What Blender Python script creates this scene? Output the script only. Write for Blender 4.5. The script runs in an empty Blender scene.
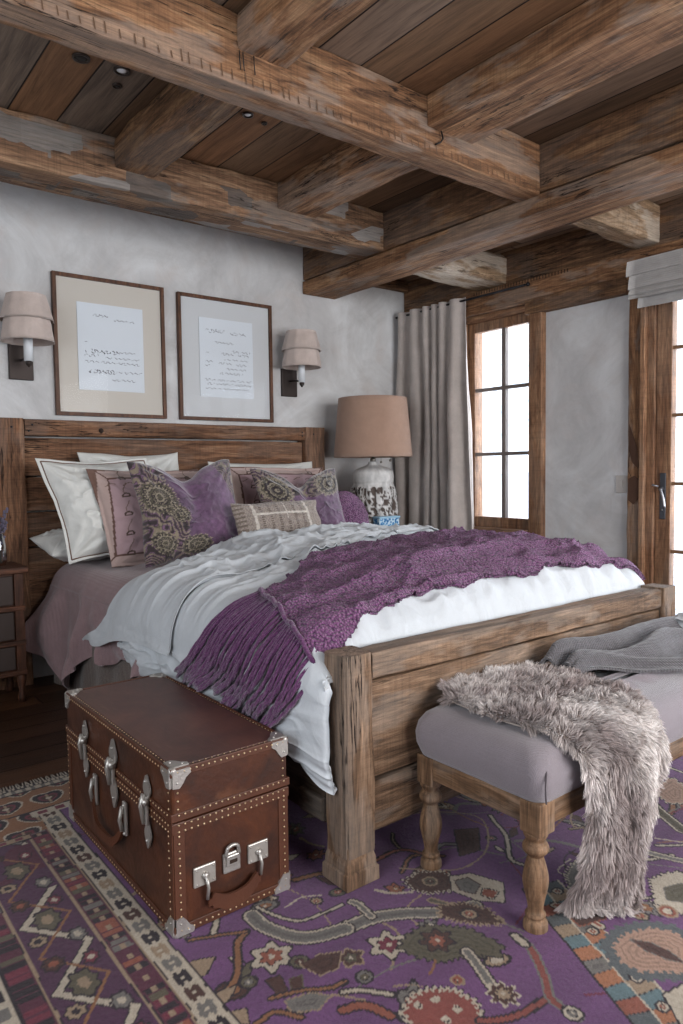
import bpy, bmesh, math, random
import numpy as np
from mathutils import Vector, Matrix, Euler

C = bpy.context.scene.collection
SC = bpy.context.scene

# ------------------------------------------------------------------ camera
cam = bpy.data.cameras.new('camera'); camo = bpy.data.objects.new('camera', cam); C.objects.link(camo)
R_, U_, F_ = (0.787112, -0.616671, -0.013088), (0.046649, 0.038359, 0.998175), (0.615043, 0.786286, -0.05896)
camo.matrix_world = Matrix(((R_[0], U_[0], -F_[0], 0), (R_[1], U_[1], -F_[1], 0), (R_[2], U_[2], -F_[2], 1.2), (0, 0, 0, 1)))
cam.sensor_fit = 'VERTICAL'; cam.sensor_height = 36; cam.lens = 718.75 / 1024 * 36
cam.clip_start = .05; cam.clip_end = 400
SC.camera = camo

# ------------------------------------------------------------------ world, light, exposure
w = bpy.data.worlds.new('overcast_sky'); SC.world = w; w.use_nodes = True
wb = w.node_tree.nodes['Background']; wb.inputs[0].default_value = (.80, .88, 1.0, 1); wb.inputs[1].default_value = 2.3
def area(name, loc, target, sx, sy, power, col):
    l = bpy.data.lights.new(name, 'AREA'); l.shape = 'RECTANGLE'; l.size = sx; l.size_y = sy
    l.energy = power; l.color = col
    o = bpy.data.objects.new(name, l); C.objects.link(o); o.location = loc
    o.rotation_euler = (Vector(target) - Vector(loc)).to_track_quat('-Z', 'Y').to_euler()
    return o
area('daylight_door', (4.75, 1.1, 1.35), (2.0, 1.3, .7), 2.2, 2.2, 46, (.93, .96, 1.0))
area('daylight_window', (4.75, 3.42, 1.6), (2.5, 3.3, .8), .7, 1.5, 22, (.93, .96, 1.0))
area('daylight_rear', (2.4, -2.3, 1.7), (2.0, 2.0, .9), 3.2, 2.0, 112, (1.0, .97, .94))
area('fill_left', (-1.6, 1.0, 1.7), (4.1, 3.0, 1.6), 2.4, 1.6, 50, (.86, .93, 1.0))  # added fill to brighten the right wall; the left wall has no opening
SC.view_settings.view_transform = 'Standard'; SC.view_settings.look = 'None'
SC.view_settings.gamma = 1; SC.view_settings.use_curve_mapping = False
SC.view_settings.exposure = 0.66

# ------------------------------------------------------------------ helpers: colour, noise
def lin(h):
    if isinstance(h, str):
        c = [int(h[i:i+2], 16) / 255 for i in (0, 2, 4)]
        return tuple(x / 12.92 if x <= .04045 else ((x + .055) / 1.055) ** 2.4 for x in c)
    return h
def L4(h): return tuple(lin(h)) + (1,)
def _h(ix, iy, iz, s):
    n = (ix * 374761393 + iy * 668265263 + iz * 2147483647 + s * 1274126177) & 0xffffffff
    n = ((n ^ (n >> 13)) * 1274126177) & 0xffffffff
    n = ((n ^ (n >> 16)) * 2246822519) & 0xffffffff
    return ((n ^ (n >> 15)) & 0xffffff) / float(0xffffff)
def vn(x, y, z=0., s=0):
    x, y, z = np.broadcast_arrays(np.asarray(x, float), np.asarray(y, float), np.asarray(z, float))
    ix, iy, iz = [np.floor(a).astype(np.int64) for a in (x, y, z)]
    fx, fy, fz = x - ix, y - iy, z - iz
    fx, fy, fz = [a * a * (3 - 2 * a) for a in (fx, fy, fz)]
    r = 0
    for dx in (0, 1):
        for dy in (0, 1):
            for dz in (0, 1):
                r = r + _h(ix + dx, iy + dy, iz + dz, s) * (fx if dx else 1 - fx) * (fy if dy else 1 - fy) * (fz if dz else 1 - fz)
    return r * 2 - 1
def fbm(x, y, z=0., s=0, o=3):
    r = 0; a = 1.; f = 1.
    for k in range(o):
        r = r + a * vn(np.asarray(x) * f, np.asarray(y) * f, np.asarray(z) * f, s + k * 17); a *= .5; f *= 2.03
    return r / 1.7
def ss(a, b, x):
    t = np.clip((np.asarray(x, float) - a) / (b - a), 0, 1); return t * t * (3 - 2 * t)

# ------------------------------------------------------------------ helpers: objects
WL = {}
def tag(o, label, cat, group=None, kind=None):
    if label: o['label'] = label
    if cat: o['category'] = cat
    if group: o['group'] = group
    if kind: o['kind'] = kind
    return o
def thing(name, label, cat, loc=(0, 0, 0), rot=None, group=None):
    o = bpy.data.objects.new(name, None); C.objects.link(o); o.location = loc; o.empty_display_size = .05
    if rot is not None: o.rotation_euler = rot
    WL[o] = (Vector(loc), rot is not None)
    return tag(o, label, cat, group)
def setting(name, loc=(0, 0, 0)):
    o = bpy.data.objects.new(name, None); C.objects.link(o); o.location = loc; o.empty_display_size = .05
    WL[o] = (Vector(loc), False); o['kind'] = 'structure'; return o
def link(name, me, mat, parent=None, label=None, local=None):
    """world-coordinate mesh -> object with its origin at its centre (local frame when the parent is turned)"""
    ol, rot = WL.get(parent, (Vector((0, 0, 0)), False))
    n = len(me.vertices)
    co = np.empty(n * 3, np.float32); me.vertices.foreach_get('co', co); co = co.reshape(-1, 3)
    ctr = (co.min(0) + co.max(0)) / 2
    me.vertices.foreach_set('co', (co - ctr).astype(np.float32).ravel()); me.update()
    o = bpy.data.objects.new(name, me); C.objects.link(o)
    base = Vector((0, 0, 0)) if rot else ol
    o.location = Vector(ctr.tolist()) - base
    if parent is not None: o.parent = parent
    WL[o] = (Vector((ctr.tolist())), False) if not rot else (Vector(ctr.tolist()), True)
    if rot: WL[o] = (Vector(ctr.tolist()), False)       # children of a part keep the turned local frame
    if mat is not None:
        if isinstance(mat, (list, tuple)):
            for m in mat: me.materials.append(m)
        else:
            if len(me.materials) == 0: me.materials.append(mat)
    if label: o['label'] = label
    return o
def npmesh(V, Fc, col=None, smooth=True, name='m', mi=None):
    me = bpy.data.meshes.new(name)
    V = np.asarray(V, np.float32); Fc = np.asarray(Fc, np.int32)
    k = Fc.shape[1]
    me.vertices.add(len(V)); me.vertices.foreach_set('co', V.ravel())
    me.loops.add(Fc.size); me.loops.foreach_set('vertex_index', Fc.ravel())
    me.polygons.add(len(Fc)); me.polygons.foreach_set('loop_start', np.arange(0, Fc.size, k, dtype=np.int32))
    me.polygons.foreach_set('loop_total', np.full(len(Fc), k, np.int32))
    if mi is not None: me.polygons.foreach_set('material_index', np.asarray(mi, np.int32))
    me.update(calc_edges=True); me.validate()
    if smooth: me.polygons.foreach_set('use_smooth', np.ones(len(me.polygons), bool))
    if col is not None:
        a = me.color_attributes.new('paint', 'FLOAT_COLOR', 'POINT')
        cc = np.ones((len(V), 4), np.float32); cc[:, :3] = np.asarray(col).reshape(-1, 3)
        a.data.foreach_set('color', cc.ravel())
    return me
def gridfaces(n, m, cu=False, cv=False, off=0):
    i = np.arange(n if cu else n - 1); j = np.arange(m if cv else m - 1)
    I, J = np.meshgrid(i, j, indexing='ij'); I2 = (I + 1) % n; J2 = (J + 1) % m
    return np.stack([I * m + J, I2 * m + J, I2 * m + J2, I * m + J2], -1).reshape(-1, 4) + off
def sheet(P, col=None, thick=0.0, cu=False, flip=False):
    """grid of points (n,m,3) -> mesh; with thickness: a closed shell"""
    n, m = P.shape[:2]
    Fc = gridfaces(n, m, cu)
    if flip: Fc = Fc[:, ::-1]
    V = P.reshape(-1, 3); c = None if col is None else np.asarray(col).reshape(-1, 3)
    if thick > 0:
        du = np.gradient(P, axis=0); dv = np.gradient(P, axis=1)
        N = np.cross(du, dv); N /= np.linalg.norm(N, axis=-1, keepdims=True) + 1e-9
        if flip: N = -N
        V2 = (P - N * thick).reshape(-1, 3); k = len(V)
        F2 = gridfaces(n, m, cu, off=k)
        if not flip: F2 = F2[:, ::-1]
        idx = np.arange(n * m).reshape(n, m)
        rim = []
        def strip(a):
            q = np.stack([a[:-1], a[1:], a[1:] + k, a[:-1] + k], -1); return q
        rim += [strip(idx[:, 0]), strip(idx[::-1, -1])]
        if not cu: rim += [strip(idx[::-1, 0:1].T[0] if False else idx[0, ::-1]), strip(idx[-1, :])]
        rim = np.concatenate(rim)
        if flip: rim = rim[:, ::-1]
        V = np.concatenate([V, V2]); Fc = np.concatenate([Fc, F2, rim])
        if c is not None: c = np.concatenate([c, c])
    return npmesh(V, Fc, c)

class MB:
    """collects boxes, lathes and tubes into one mesh"""
    def __init__(s): s.v = []; s.f = []; s.n = 0; s.sm = []
    def add(s, V, Fs, smooth=False):
        V = np.asarray(V, float).reshape(-1, 3)
        for f in Fs: s.f.append(tuple(int(i) + s.n for i in f)); s.sm.append(smooth)
        s.v.append(V); s.n += len(V); return s
    def box(s, x0, x1, y0, y1, z0, z1, bev=.003, M=None):
        bev = min(bev, (x1-x0)*.45, (y1-y0)*.45, (z1-z0)*.45)
        bm = bmesh.new(); bmesh.ops.create_cube(bm, size=1)
        for v in bm.verts:
            v.co = Vector(((x0+x1)/2 + v.co.x*(x1-x0), (y0+y1)/2 + v.co.y*(y1-y0), (z0+z1)/2 + v.co.z*(z1-z0)))
        if bev > 0: bmesh.ops.bevel(bm, geom=list(bm.edges), offset=bev, segments=2, affect='EDGES', profile=.5)
        if M is not None: bm.transform(M)
        bm.verts.index_update()
        s.add([tuple(v.co) for v in bm.verts], [[v.index for v in f.verts] for f in bm.faces]); bm.free(); return s
    def lathe(s, prof, c=(0, 0, 0), seg=28, M=None, axis=None, cap=True):
        """prof: (radius, height) pairs along +Z"""
        a = np.linspace(0, 2*np.pi, seg, endpoint=False)
        V = np.array([[(r*np.cos(t), r*np.sin(t), h) for t in a] for r, h in prof]).reshape(-1, 3)
        if M is not None:
            A = np.array(M); V = V @ A[:3, :3].T + A[:3, 3]
        V = V + np.array(c)
        F = [tuple(q) for q in gridfaces(len(prof), seg, False, True)]
        F = [q[::-1] for q in F]
        k = len(prof)
        if cap: F += [tuple(range(seg))[::-1], tuple((k-1)*seg + i for i in range(seg))]
        return s.add(V, F, True)
    def tube(s, pts, r, seg=8, cap=True):
        P = np.array(pts, float); n = len(P); r = np.broadcast_to(np.asarray(r, float), (n,))
        T = np.gradient(P, axis=0); T /= np.linalg.norm(T, axis=1, keepdims=True) + 1e-9
        up = np.array([0, 0, 1.]) if abs(T[0][2]) < .9 else np.array([1., 0, 0])
        V = []; b = np.cross(T[0], up); b /= np.linalg.norm(b)
        for i in range(n):
            b = b - T[i] * b.dot(T[i]); b /= np.linalg.norm(b) + 1e-9; c = np.cross(T[i], b)
            for k in range(seg):
                a = 2*math.pi*k/seg; V.append(P[i] + r[i]*(math.cos(a)*b + math.sin(a)*c))
        F = [tuple(q) for q in gridfaces(n, seg, False, True)]
        if cap: F += [tuple(range(seg)), tuple((n-1)*seg + i for i in range(seg))[::-1]]
        return s.add(V, F, True)
    def sphere(s, c, r, sc=(1, 1, 1), seg=12):
        pr = [(max(math.sin(math.pi*i/8), 1e-3)*r, -math.cos(math.pi*i/8)*r) for i in range(9)]
        return s.lathe(pr, c, seg, M=Matrix.Diagonal((sc[0], sc[1], sc[2], 1)))
    def prism(s, poly, z0, z1, M=None):
        """poly in xy extruded along z"""
        n = len(poly); V = [(x, y, z0) for x, y in poly] + [(x, y, z1) for x, y in poly]
        if M is not None: V = [tuple(M @ Vector(v)) for v in V]
        F = [tuple(range(n))[::-1], tuple(range(n, 2*n))] + [(i, (i+1) % n, n+(i+1) % n, n+i) for i in range(n)]
        return s.add(V, F)
    def mesh(s):
        me = bpy.data.meshes.new('m'); V = np.concatenate(s.v)
        me.from_pydata(V.tolist(), [], s.f); me.update()
        me.polygons.foreach_set('use_smooth', np.array(s.sm, bool))
        return me
    def build(s, name, mat, parent=None, label=None): return link(name, s.mesh(), mat, parent, label)
def Rz(a): return Matrix.Rotation(a, 4, 'Z')
def Rx(a): return Matrix.Rotation(a, 4, 'X')
def Ry(a): return Matrix.Rotation(a, 4, 'Y')
def T_(x, y, z): return Matrix.Translation((x, y, z))
def catmull(P, k):
    """upsample a list of points along axis 0 by k"""
    P = np.asarray(P, float); n = len(P)
    Q = np.concatenate([[2*P[0]-P[1]], P, [2*P[-1]-P[-2]]]); out = []
    for i in range(n-1):
        p0, p1, p2, p3 = Q[i:i+4]
        for t in np.linspace(0, 1, k, endpoint=False):
            out.append(.5*((2*p1) + (-p0+p2)*t + (2*p0-5*p1+4*p2-p3)*t*t + (-p0+3*p1-3*p2+p3)*t**3))
    out.append(P[-1]); return np.array(out)
def cmgrid(G, k, l):
    G = catmull(G, k); return np.swapaxes(catmull(np.swapaxes(G, 0, 1), l), 0, 1)

# ------------------------------------------------------------------ materials
class NT:
    def __init__(s, name):
        s.m = bpy.data.materials.new(name); s.m.use_nodes = True; s.t = s.m.node_tree; s.t.nodes.clear()
        s.out = s.n('ShaderNodeOutputMaterial')
    def n(s, typ, **kw):
        nd = s.t.nodes.new(typ)
        for k, v in kw.items():
            if k.startswith('_'): setattr(nd, k[1:], v)
        for k, v in kw.items():
            if k.startswith('_'): continue
            key = int(k[1:]) if (k[0] == 'i' and k[1:].isdigit()) else k.replace('__', ' ')
            s.set(nd.inputs[key], v)
        return nd
    def set(s, sock, v):
        if isinstance(v, bpy.types.Node): v = v.outputs[0]
        if isinstance(v, bpy.types.NodeSocket): s.t.links.new(v, sock)
        else:
            if sock.type == 'RGBA' and not isinstance(v, (int, float)) : v = L4(v) if isinstance(v, str) or len(v) == 3 else v
            sock.default_value = v
    def math(s, op, a, b=0., c=None):
        k = dict(i0=a, i1=b)
        if c is not None: k['i2'] = c
        return s.n('ShaderNodeMath', _operation=op, **k).outputs[0]
    def mix(s, f, a, b, mode='MIX'):
        nd = s.t.nodes.new('ShaderNodeMix'); nd.data_type = 'RGBA'; nd.blend_type = mode
        s.set(nd.inputs[0], f); s.set(nd.inputs[6], a); s.set(nd.inputs[7], b); return nd.outputs[2]
    def ramp(s, f, *st, interp='LINEAR'):
        nd = s.t.nodes.new('ShaderNodeValToRGB'); s.set(nd.inputs[0], f); e = nd.color_ramp.elements
        nd.color_ramp.interpolation = interp
        while len(e) < len(st): e.new(.5)
        for i, (p, c) in enumerate(st):
            e[i].position = p; e[i].color = L4(c) if not isinstance(c, (int, float)) else (c, c, c, 1)
        return nd.outputs[0]
    def coord(s, out='Object', scale=(1, 1, 1), loc=(0, 0, 0), rot=(0, 0, 0), vec=None):
        if vec is None: vec = s.n('ShaderNodeTexCoord').outputs[out]
        return s.n('ShaderNodeMapping', Vector=vec, Scale=scale, Location=loc, Rotation=rot).outputs[0]
    def noise(s, vec, scale=5, detail=4, rough=.55, dist=0.):
        return s.n('ShaderNodeTexNoise', Vector=vec, Scale=scale, Detail=detail, Roughness=rough, Distortion=dist).outputs[0]
    def bump(s, h, strength=.3, dist=.01, nrm=None):
        k = dict(Strength=strength, Distance=dist, Height=h)
        if nrm is not None: k['Normal'] = nrm
        return s.n('ShaderNodeBump', **k).outputs[0]
    def bsdf(s, col, rough=.6, nrm=None, **kw):
        b = s.n('ShaderNodeBsdfPrincipled'); s.set(b.inputs['Base Color'], col); s.set(b.inputs['Roughness'], rough)
        if nrm is not None: s.set(b.inputs['Normal'], nrm)
        for k, v in kw.items(): s.set(b.inputs[k.replace('__', ' ')], v)
        s.t.links.new(b.outputs[0], s.out.inputs[0]); return b
_mc = {}
def wood(name, cd, cm, cl, axis='X', rough=.7, crack=1., grey=0., greycol='8a8580', gs=1., bump=.6, spec=.3, greyth=.50, blocks=False):
    key = (name, axis)
    if key in _mc: return _mc[key]
    N = NT(name + '_' + axis.lower())
    oi = N.n('ShaderNodeObjectInfo').outputs['Random']
    off = N.math('MULTIPLY', oi, 37.)
    tc = N.n('ShaderNodeTexCoord').outputs['Object']
    vadd = N.n('ShaderNodeVectorMath', _operation='ADD', i0=tc, i1=N.n('ShaderNodeCombineXYZ', X=off, Y=off, Z=off)).outputs[0]
    def sc(a, b):
        r = [b, b, b]; r['XYZ'.index(axis)] = a; return tuple(x*gs for x in r)
    g1 = N.noise(N.coord(vec=vadd, scale=sc(1.1, 11)), 2.2, 8, .68, .9)
    g2 = N.noise(N.coord(vec=vadd, scale=sc(2.2, 34)), 3., 7, .75, .6)
    g3 = N.noise(N.coord(vec=vadd, scale=sc(.8, .8)), 2.3, 3, .5)
    gr = N.noise(N.coord(vec=vadd, scale=sc(.55, 4.5)), 2.0, 3, .5, .4)
    rings = N.math('SINE', N.math('MULTIPLY', gr, 95.)); saw = N.noise(N.coord(vec=vadd, scale=sc(55, 1.5)), 2., 3, .6)
    base = N.ramp(g1, (.30, cd), (.5, cm), (.72, cl))
    fine = N.ramp(g2, (.30, .55), (.52, 1.), (.75, 1.18))
    col = N.mix(1., base, fine, 'MULTIPLY')
    g4 = N.noise(N.coord(vec=vadd, scale=sc(4., 120)), 2., 4, .7); col = N.mix(1., col, N.ramp(g4, (.30, .72), (.55, 1.05), (.8, 1.2)), 'MULTIPLY')
    col = N.mix(1., col, N.ramp(N.math('MULTIPLY_ADD', rings, .5, .5), (.0, .80), (.35, 1.0), (1., 1.08)), 'MULTIPLY')
    col = N.mix(1., col, N.ramp(saw, (.34, .84), (.5, 1.), (.7, 1.06)), 'MULTIPLY')
    lo = N.ramp(g3, (.30, .72), (.6, 1.12)); col = N.mix(.8, col, lo, 'MULTIPLY')
    # knots
    vo = N.n('ShaderNodeTexVoronoi', Vector=N.coord(vec=vadd, scale=sc(1.3, 3.2)), Scale=1.25, Randomness=1.).outputs['Distance']
    kn = N.ramp(vo, (.035, 0.), (.06, .7), (.10, 1.)); col = N.mix(N.math('MULTIPLY', N.math('SUBTRACT', 1., kn), .75), col, '2a1a10')
    # weathered grey patches
    if blocks:
        vb = N.n('ShaderNodeTexVoronoi', _distance='CHEBYCHEV', Vector=N.coord(vec=vadd, scale=sc(4.2, 9.)), Scale=1., Randomness=.8)
        rv = N.n('ShaderNodeSeparateColor', Color=vb.outputs['Color'])
        bm_ = N.ramp(rv.outputs[0], (.64, 0.), (.65, .8)); tone = N.ramp(rv.outputs[1], (0., '4b4644'), (.5, '77736f'), (1., '979390'))
        col = N.mix(bm_, col, N.mix(1., tone, fine, 'MULTIPLY'))
    if grey > 0:
        gp = N.noise(N.coord(vec=vadd, scale=sc(1.2, 3.5)), 1.6, 4, .6)
        gm = N.ramp(gp, (greyth, 0.), (greyth+.05, grey)); col = N.mix(gm, col, N.mix(1., greycol, fine, 'MULTIPLY'))
    # cracks: long, thin, dark
    c1 = N.noise(N.coord(vec=vadd, scale=sc(.55, 9)), 2.0, 5, .6, .3)
    cr = N.ramp(N.math('ABSOLUTE', N.math('SUBTRACT', c1, .5)), (.0, 0.), (.013, 1.))
    gate = N.ramp(N.noise(N.coord(vec=vadd, scale=sc(.8, 2.)), 2.2, 2), (.50, 0.), (.60, 1.))
    crk = N.math('MULTIPLY', N.math('MULTIPLY', N.math('SUBTRACT', 1., cr), gate), crack)
    crk = N.math('MINIMUM', crk, 1.)
    col = N.mix(crk, col, '1c120c')
    h = N.math('ADD', N.math('MULTIPLY', g2, .5), N.math('MULTIPLY', g1, .6)); h = N.math('SUBTRACT', h, N.math('MULTIPLY', crk, .8))
    N.bsdf(col, rough, N.bump(h, bump, .012), Specular__IOR__Level=spec)
    _mc[key] = N.m; return N.m
def simple(name, col, rough=.5, metal=0., bump=0., bscale=200, var=0., **kw):
    if name in _mc: return _mc[name]
    N = NT(name); c = col; nrm = None
    if var: 
        v = N.ramp(N.noise(N.coord(), bscale*.06, 4), (.3, 1-var), (.7, 1+var*.4)); c = N.mix(1., col, v, 'MULTIPLY')
    if bump: nrm = N.bump(N.noise(N.coord(), bscale, 3), bump, .003)
    N.bsdf(c, rough, nrm, Metallic=metal, **kw); _mc[name] = N.m; return N.m
def fabric(name, col=None, weave=900, bump=.3, rough=.9, sheen=.3, attr=False, wr=0., var=.12, vs=14, stripes=None):
    """col: colour, or attr=True reads the woven / printed pattern from the paint attribute"""
    if name in _mc: return _mc[name]
    N = NT(name); tc = N.coord()
    c = N.n('ShaderNodeAttribute', _attribute_name='paint').outputs['Color'] if attr else col
    wv1 = N.n('ShaderNodeTexWave', _bands_direction='X', Vector=tc, Scale=weave/6.28, Distortion=.6).outputs['Fac']
    wv2 = N.n('ShaderNodeTexWave', _bands_direction='Z', Vector=tc, Scale=weave/6.28, Distortion=.6).outputs['Fac']
    nz = N.noise(tc, weave*.35, 3)
    h = N.math('ADD', N.math('ADD', wv1, wv2), N.math('MULTIPLY', nz, 2.))
    v = N.ramp(N.noise(tc, vs, 5, .65), (.3, 1-var), (.7, 1+var*.5)); c = N.mix(1., c, v, 'MULTIPLY')
    t = N.ramp(nz, (.3, 1-var), (.7, 1.05)); c = N.mix(1., c, t, 'MULTIPLY')
    nrm = N.bump(h, bump, .0015)
    if wr: nrm = N.bump(N.noise(N.coord(scale=(1, 1, .5)), 16, 4, .5, 1.), wr, .02, nrm)
    if stripes:
        sw = N.n('ShaderNodeTexWave', _bands_direction=stripes[0], Vector=tc, Scale=stripes[1]).outputs['Fac']
        nrm = N.bump(sw, stripes[2], .004, nrm)
    N.bsdf(c, rough, nrm, Sheen__Weight=sheen, Specular__IOR__Level=.15); _mc[name] = N.m; return N.m
def glassmat(name, tint=(.97, .99, 1.), refl=.5):
    if name in _mc: return _mc[name]
    N = NT(name)
    tr = N.n('ShaderNodeBsdfTransparent', Color=tint + (1,)); gl = N.n('ShaderNodeBsdfGlossy', Color=(1, 1, 1, 1), Roughness=.02)
    fr = N.n('ShaderNodeFresnel', IOR=1.45); f = N.math('MULTIPLY', fr, refl*2)
    mx = N.n('ShaderNodeMixShader', i0=f, i1=tr, i2=gl); N.t.links.new(mx.outputs[0], N.out.inputs[0])
    _mc[name] = N.m; return N.m

BEAM = lambda a: wood('hewn_beam_wood', '452e1f', '835e42', 'b28c69', a, .72, 1.3, .35, '968c83')
BEAMD = lambda a: wood('dark_beam_wood', '3c2a1e', '6f5038', 'a07c5a', a, .72, 1.2, .25, '6f6a66')
PATCH = lambda a: wood('patched_beam_wood', '3b2c22', '7c5d46', 'aa8a6c', a, .75, 1.5, .5, '77736f', greyth=.55, blocks=True)
BED = lambda a: wood('rustic_bed_wood', '40302400'[:6], '745a45', '9d8068', a, .75, 1.8, .25, '9a9188')
HB = lambda a: wood('headboard_wood', '3e291b', '72503a', '99755a', a, .75, 1.2, .2, '7b7068')
BENCHW = lambda a: wood('bench_wood', '4e3a2b', '775b43', '997c64', a, .6, .5, .2, 'a8998a', bump=.25)
PALE = lambda a: wood('whitewashed_beam_wood', '5f4936', '93795f', 'b9a38c', a, .7, 1.2, .6, 'c2b7aa', greyth=.50)
CASE = lambda a: wood('window_wood', '55392a', '886349', 'ab8768', a, .6, .5, .15, '9a8c7e', bump=.25)
NSW = lambda a: wood('nightstand_wood', '2c1a12', '4e2f20', '6f4630', a, .6, .8, .0, bump=.3)

def perim(w, h, r, ns):
    """rounded rectangle perimeter points + weights toward corners"""
    pts = []
    for cx, cy, a0 in ((w/2-r, h/2-r, 0), (-w/2+r, h/2-r, 90), (-w/2+r, -h/2+r, 180), (w/2-r, -h/2+r, 270)):
        for k in range(4):
            a = math.radians(a0 + 30*k); pts.append((cx + r*math.cos(a), cy + r*math.sin(a)))
    P = []
    n = len(pts)
    for i in range(n):
        a = np.array(pts[i]); b = np.array(pts[(i+1) % n]); P.append(a)
        if np.linalg.norm(b-a) > 2.2*r*.5 and i % 4 == 3:
            for t in np.linspace(0, 1, ns+1)[1:-1]: P.append(a*(1-t) + b*t)
    return np.array(P)
def hewn(name, x0, x1, y0, y1, z0, z1, matf, parent=None, seed=0, amp=.006, r=.007, wane=.010, step=.035, label=None, taper=None):
    """a rough squared timber: rounded-rectangle section swept along its longest side, surface and edges uneven"""
    d = (x1-x0, y1-y0, z1-z0); ax = int(np.argmax(d)); oa = [i for i in range(3) if i != ax]
    Ln = d[ax]; n = max(4, int(Ln/step)+1)
    r = min(r, .3*min(d[oa[0]], d[oa[1]]))
    pr = perim(d[oa[0]], d[oa[1]], r, 5); m = len(pr)
    s = np.linspace(0, Ln, n)
    S, U = np.meshgrid(s, pr[:, 0], indexing='ij'); _, W = np.meshgrid(s, pr[:, 1], indexing='ij')
    rad = np.sqrt(U**2+W**2)+1e-6
    nz = fbm(S*3+seed*7.3, U*9, W*9, seed)*amp*.6 + fbm(S*14, U*30+seed, W*30, seed+5)*amp*.5
    cn = ((np.abs(U)/(d[oa[0]]/2))**14 * (np.abs(W)/(d[oa[1]]/2))**14)
    wn = np.clip(fbm(S*5+seed, np.sign(U)*3, np.sign(W)*3, seed+9)+.25, 0, 1)*wane
    k = 1 - (np.clip(nz+amp*.6, 0, 1) + wn*np.clip(cn*3, 0, 1))/rad
    U2, W2 = U*k, W*k
    P = np.zeros((n, m, 3)); mid = [(x0+x1)/2, (y0+y1)/2, (z0+z1)/2]
    P[..., ax] = [x0, y0, z0][ax] + S; P[..., oa[0]] = mid[oa[0]] + U2; P[..., oa[1]] = mid[oa[1]] + W2
    V = P.reshape(-1, 3); F = [tuple(q) for q in gridfaces(n, m, False, True)]
    fl = (ax == 1)
    F += [tuple(range(m)), tuple((n-1)*m + i for i in range(m))[::-1]]
    F = [f[::-1] for f in F] if not fl else F
    mb = MB(); mb.add(V, F, True); me = mb.mesh()
    for p in me.polygons:
        if len(p.vertices) > 4: p.use_smooth = False
    try: me.set_sharp_from_angle(angle=math.radians(24))
    except Exception: pass
    return link(name, me, matf('XYZ'[ax]), parent, label)

# ================================================================== the room
def mat_plaster():
    N = NT('trowelled_plaster'); tc = N.coord()
    a = N.noise(N.coord(scale=(1, 1, 1)), 1.6, 5, .62, 1.2); b = N.noise(tc, 4.2, 7, .7, .9); c = N.noise(tc, 40, 3)
    col = N.ramp(a, (.30, 'b0aeae'), (.5, 'c2c1c1'), (.72, 'd5d6d7'))
    v = N.ramp(b, (.30, .90), (.5, 1.0), (.70, 1.06)); col = N.mix(1., col, v, 'MULTIPLY')
    warm = N.ramp(N.noise(tc, 2.7, 4, .6, .8), (.5, 0.), (.75, .45)); col = N.mix(warm, col, 'bfb2ab')
    e = N.ramp(b, (.50, 0.), (.515, .12), (.53, 0.)); col = N.mix(e, col, 'd8d8da')
    h = N.math('ADD', N.math('MULTIPLY', b, 1.2), N.math('MULTIPLY', c, .15))
    N.bsdf(col, .78, N.bump(h, .22, .02), Specular__IOR__Level=.25); return N.m
PLASTER = mat_plaster()
def mat_planks(name, axis, wdt, cols, gap='0d0806', rough=.6, seamlen=2.4, gscale=1.):
    """boards along `axis` (X or Y), their width across"""
    N = NT(name); tc = N.n('ShaderNodeTexCoord').outputs['Object']
    sp = N.n('ShaderNodeSeparateXYZ', i0=tc); along, across = (sp.outputs[1], sp.outputs[0]) if axis == 'Y' else (sp.outputs[0], sp.outputs[1])
    q = N.math('DIVIDE', across, wdt); idx = N.math('FLOOR', q); fr = N.math('FRACT', q)
    rnd = N.n('ShaderNodeTexWhiteNoise', _noise_dimensions='1D', W=idx).outputs['Value']
    al = N.math('ADD', N.math('DIVIDE', along, seamlen), N.math('MULTIPLY', rnd, 7.)); idl = N.math('FLOOR', al); fl = N.math('FRACT', al)
    rn = N.n('ShaderNodeTexWhiteNoise', _noise_dimensions='2D', Vector=N.n('ShaderNodeCombineXYZ', X=idx, Y=idl)).outputs['Value']
    base = N.ramp(rn, *cols)
    v = N.n('ShaderNodeCombineXYZ', X=N.math('MULTIPLY', across, 12.*gscale), Y=N.math('ADD', N.math('MULTIPLY', along, 1.*gscale), N.math('MULTIPLY', rn, 31.)), Z=N.math('MULTIPLY', rn, 17.)).outputs[0]
    g = N.noise(v, 2.2, 8, .65, .8); v2 = N.n('ShaderNodeVectorMath', _operation='MULTIPLY', i0=v, i1=(5, 1.6, 1)).outputs[0]; g2 = N.noise(v2, 2.5, 6, .7)
    col = N.mix(1., base, N.ramp(g, (.3, .55), (.5, 1.), (.72, 1.3)), 'MULTIPLY'); col = N.mix(1., col, N.ramp(g2, (.3, .7), (.6, 1.1)), 'MULTIPLY')
    vk = N.n('ShaderNodeTexVoronoi', Vector=N.n('ShaderNodeVectorMath', _operation='MULTIPLY', i0=v, i1=(.30, 1.2, 1)).outputs[0], Scale=1.2).outputs['Distance']
    col = N.mix(N.ramp(vk, (.04, .8), (.09, 0.)), col, '1a100a')
    e = N.math('MINIMUM', fr, N.math('SUBTRACT', 1., fr)); gp = N.ramp(e, (.008, 0.), (.022, 1.))
    e2 = N.math('MINIMUM', fl, N.math('SUBTRACT', 1., fl)); gp2 = N.ramp(e2, (.0008, 0.), (.002, 1.)); gg = N.math('MULTIPLY', gp, gp2)
    col = N.mix(gg, gap, col)
    h = N.math('ADD', N.math('MULTIPLY', gg, 1.), N.math('MULTIPLY', g2, .25))
    N.bsdf(col, rough, N.bump(h, .6, .01), Specular__IOR__Level=.3); return N.m
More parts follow.
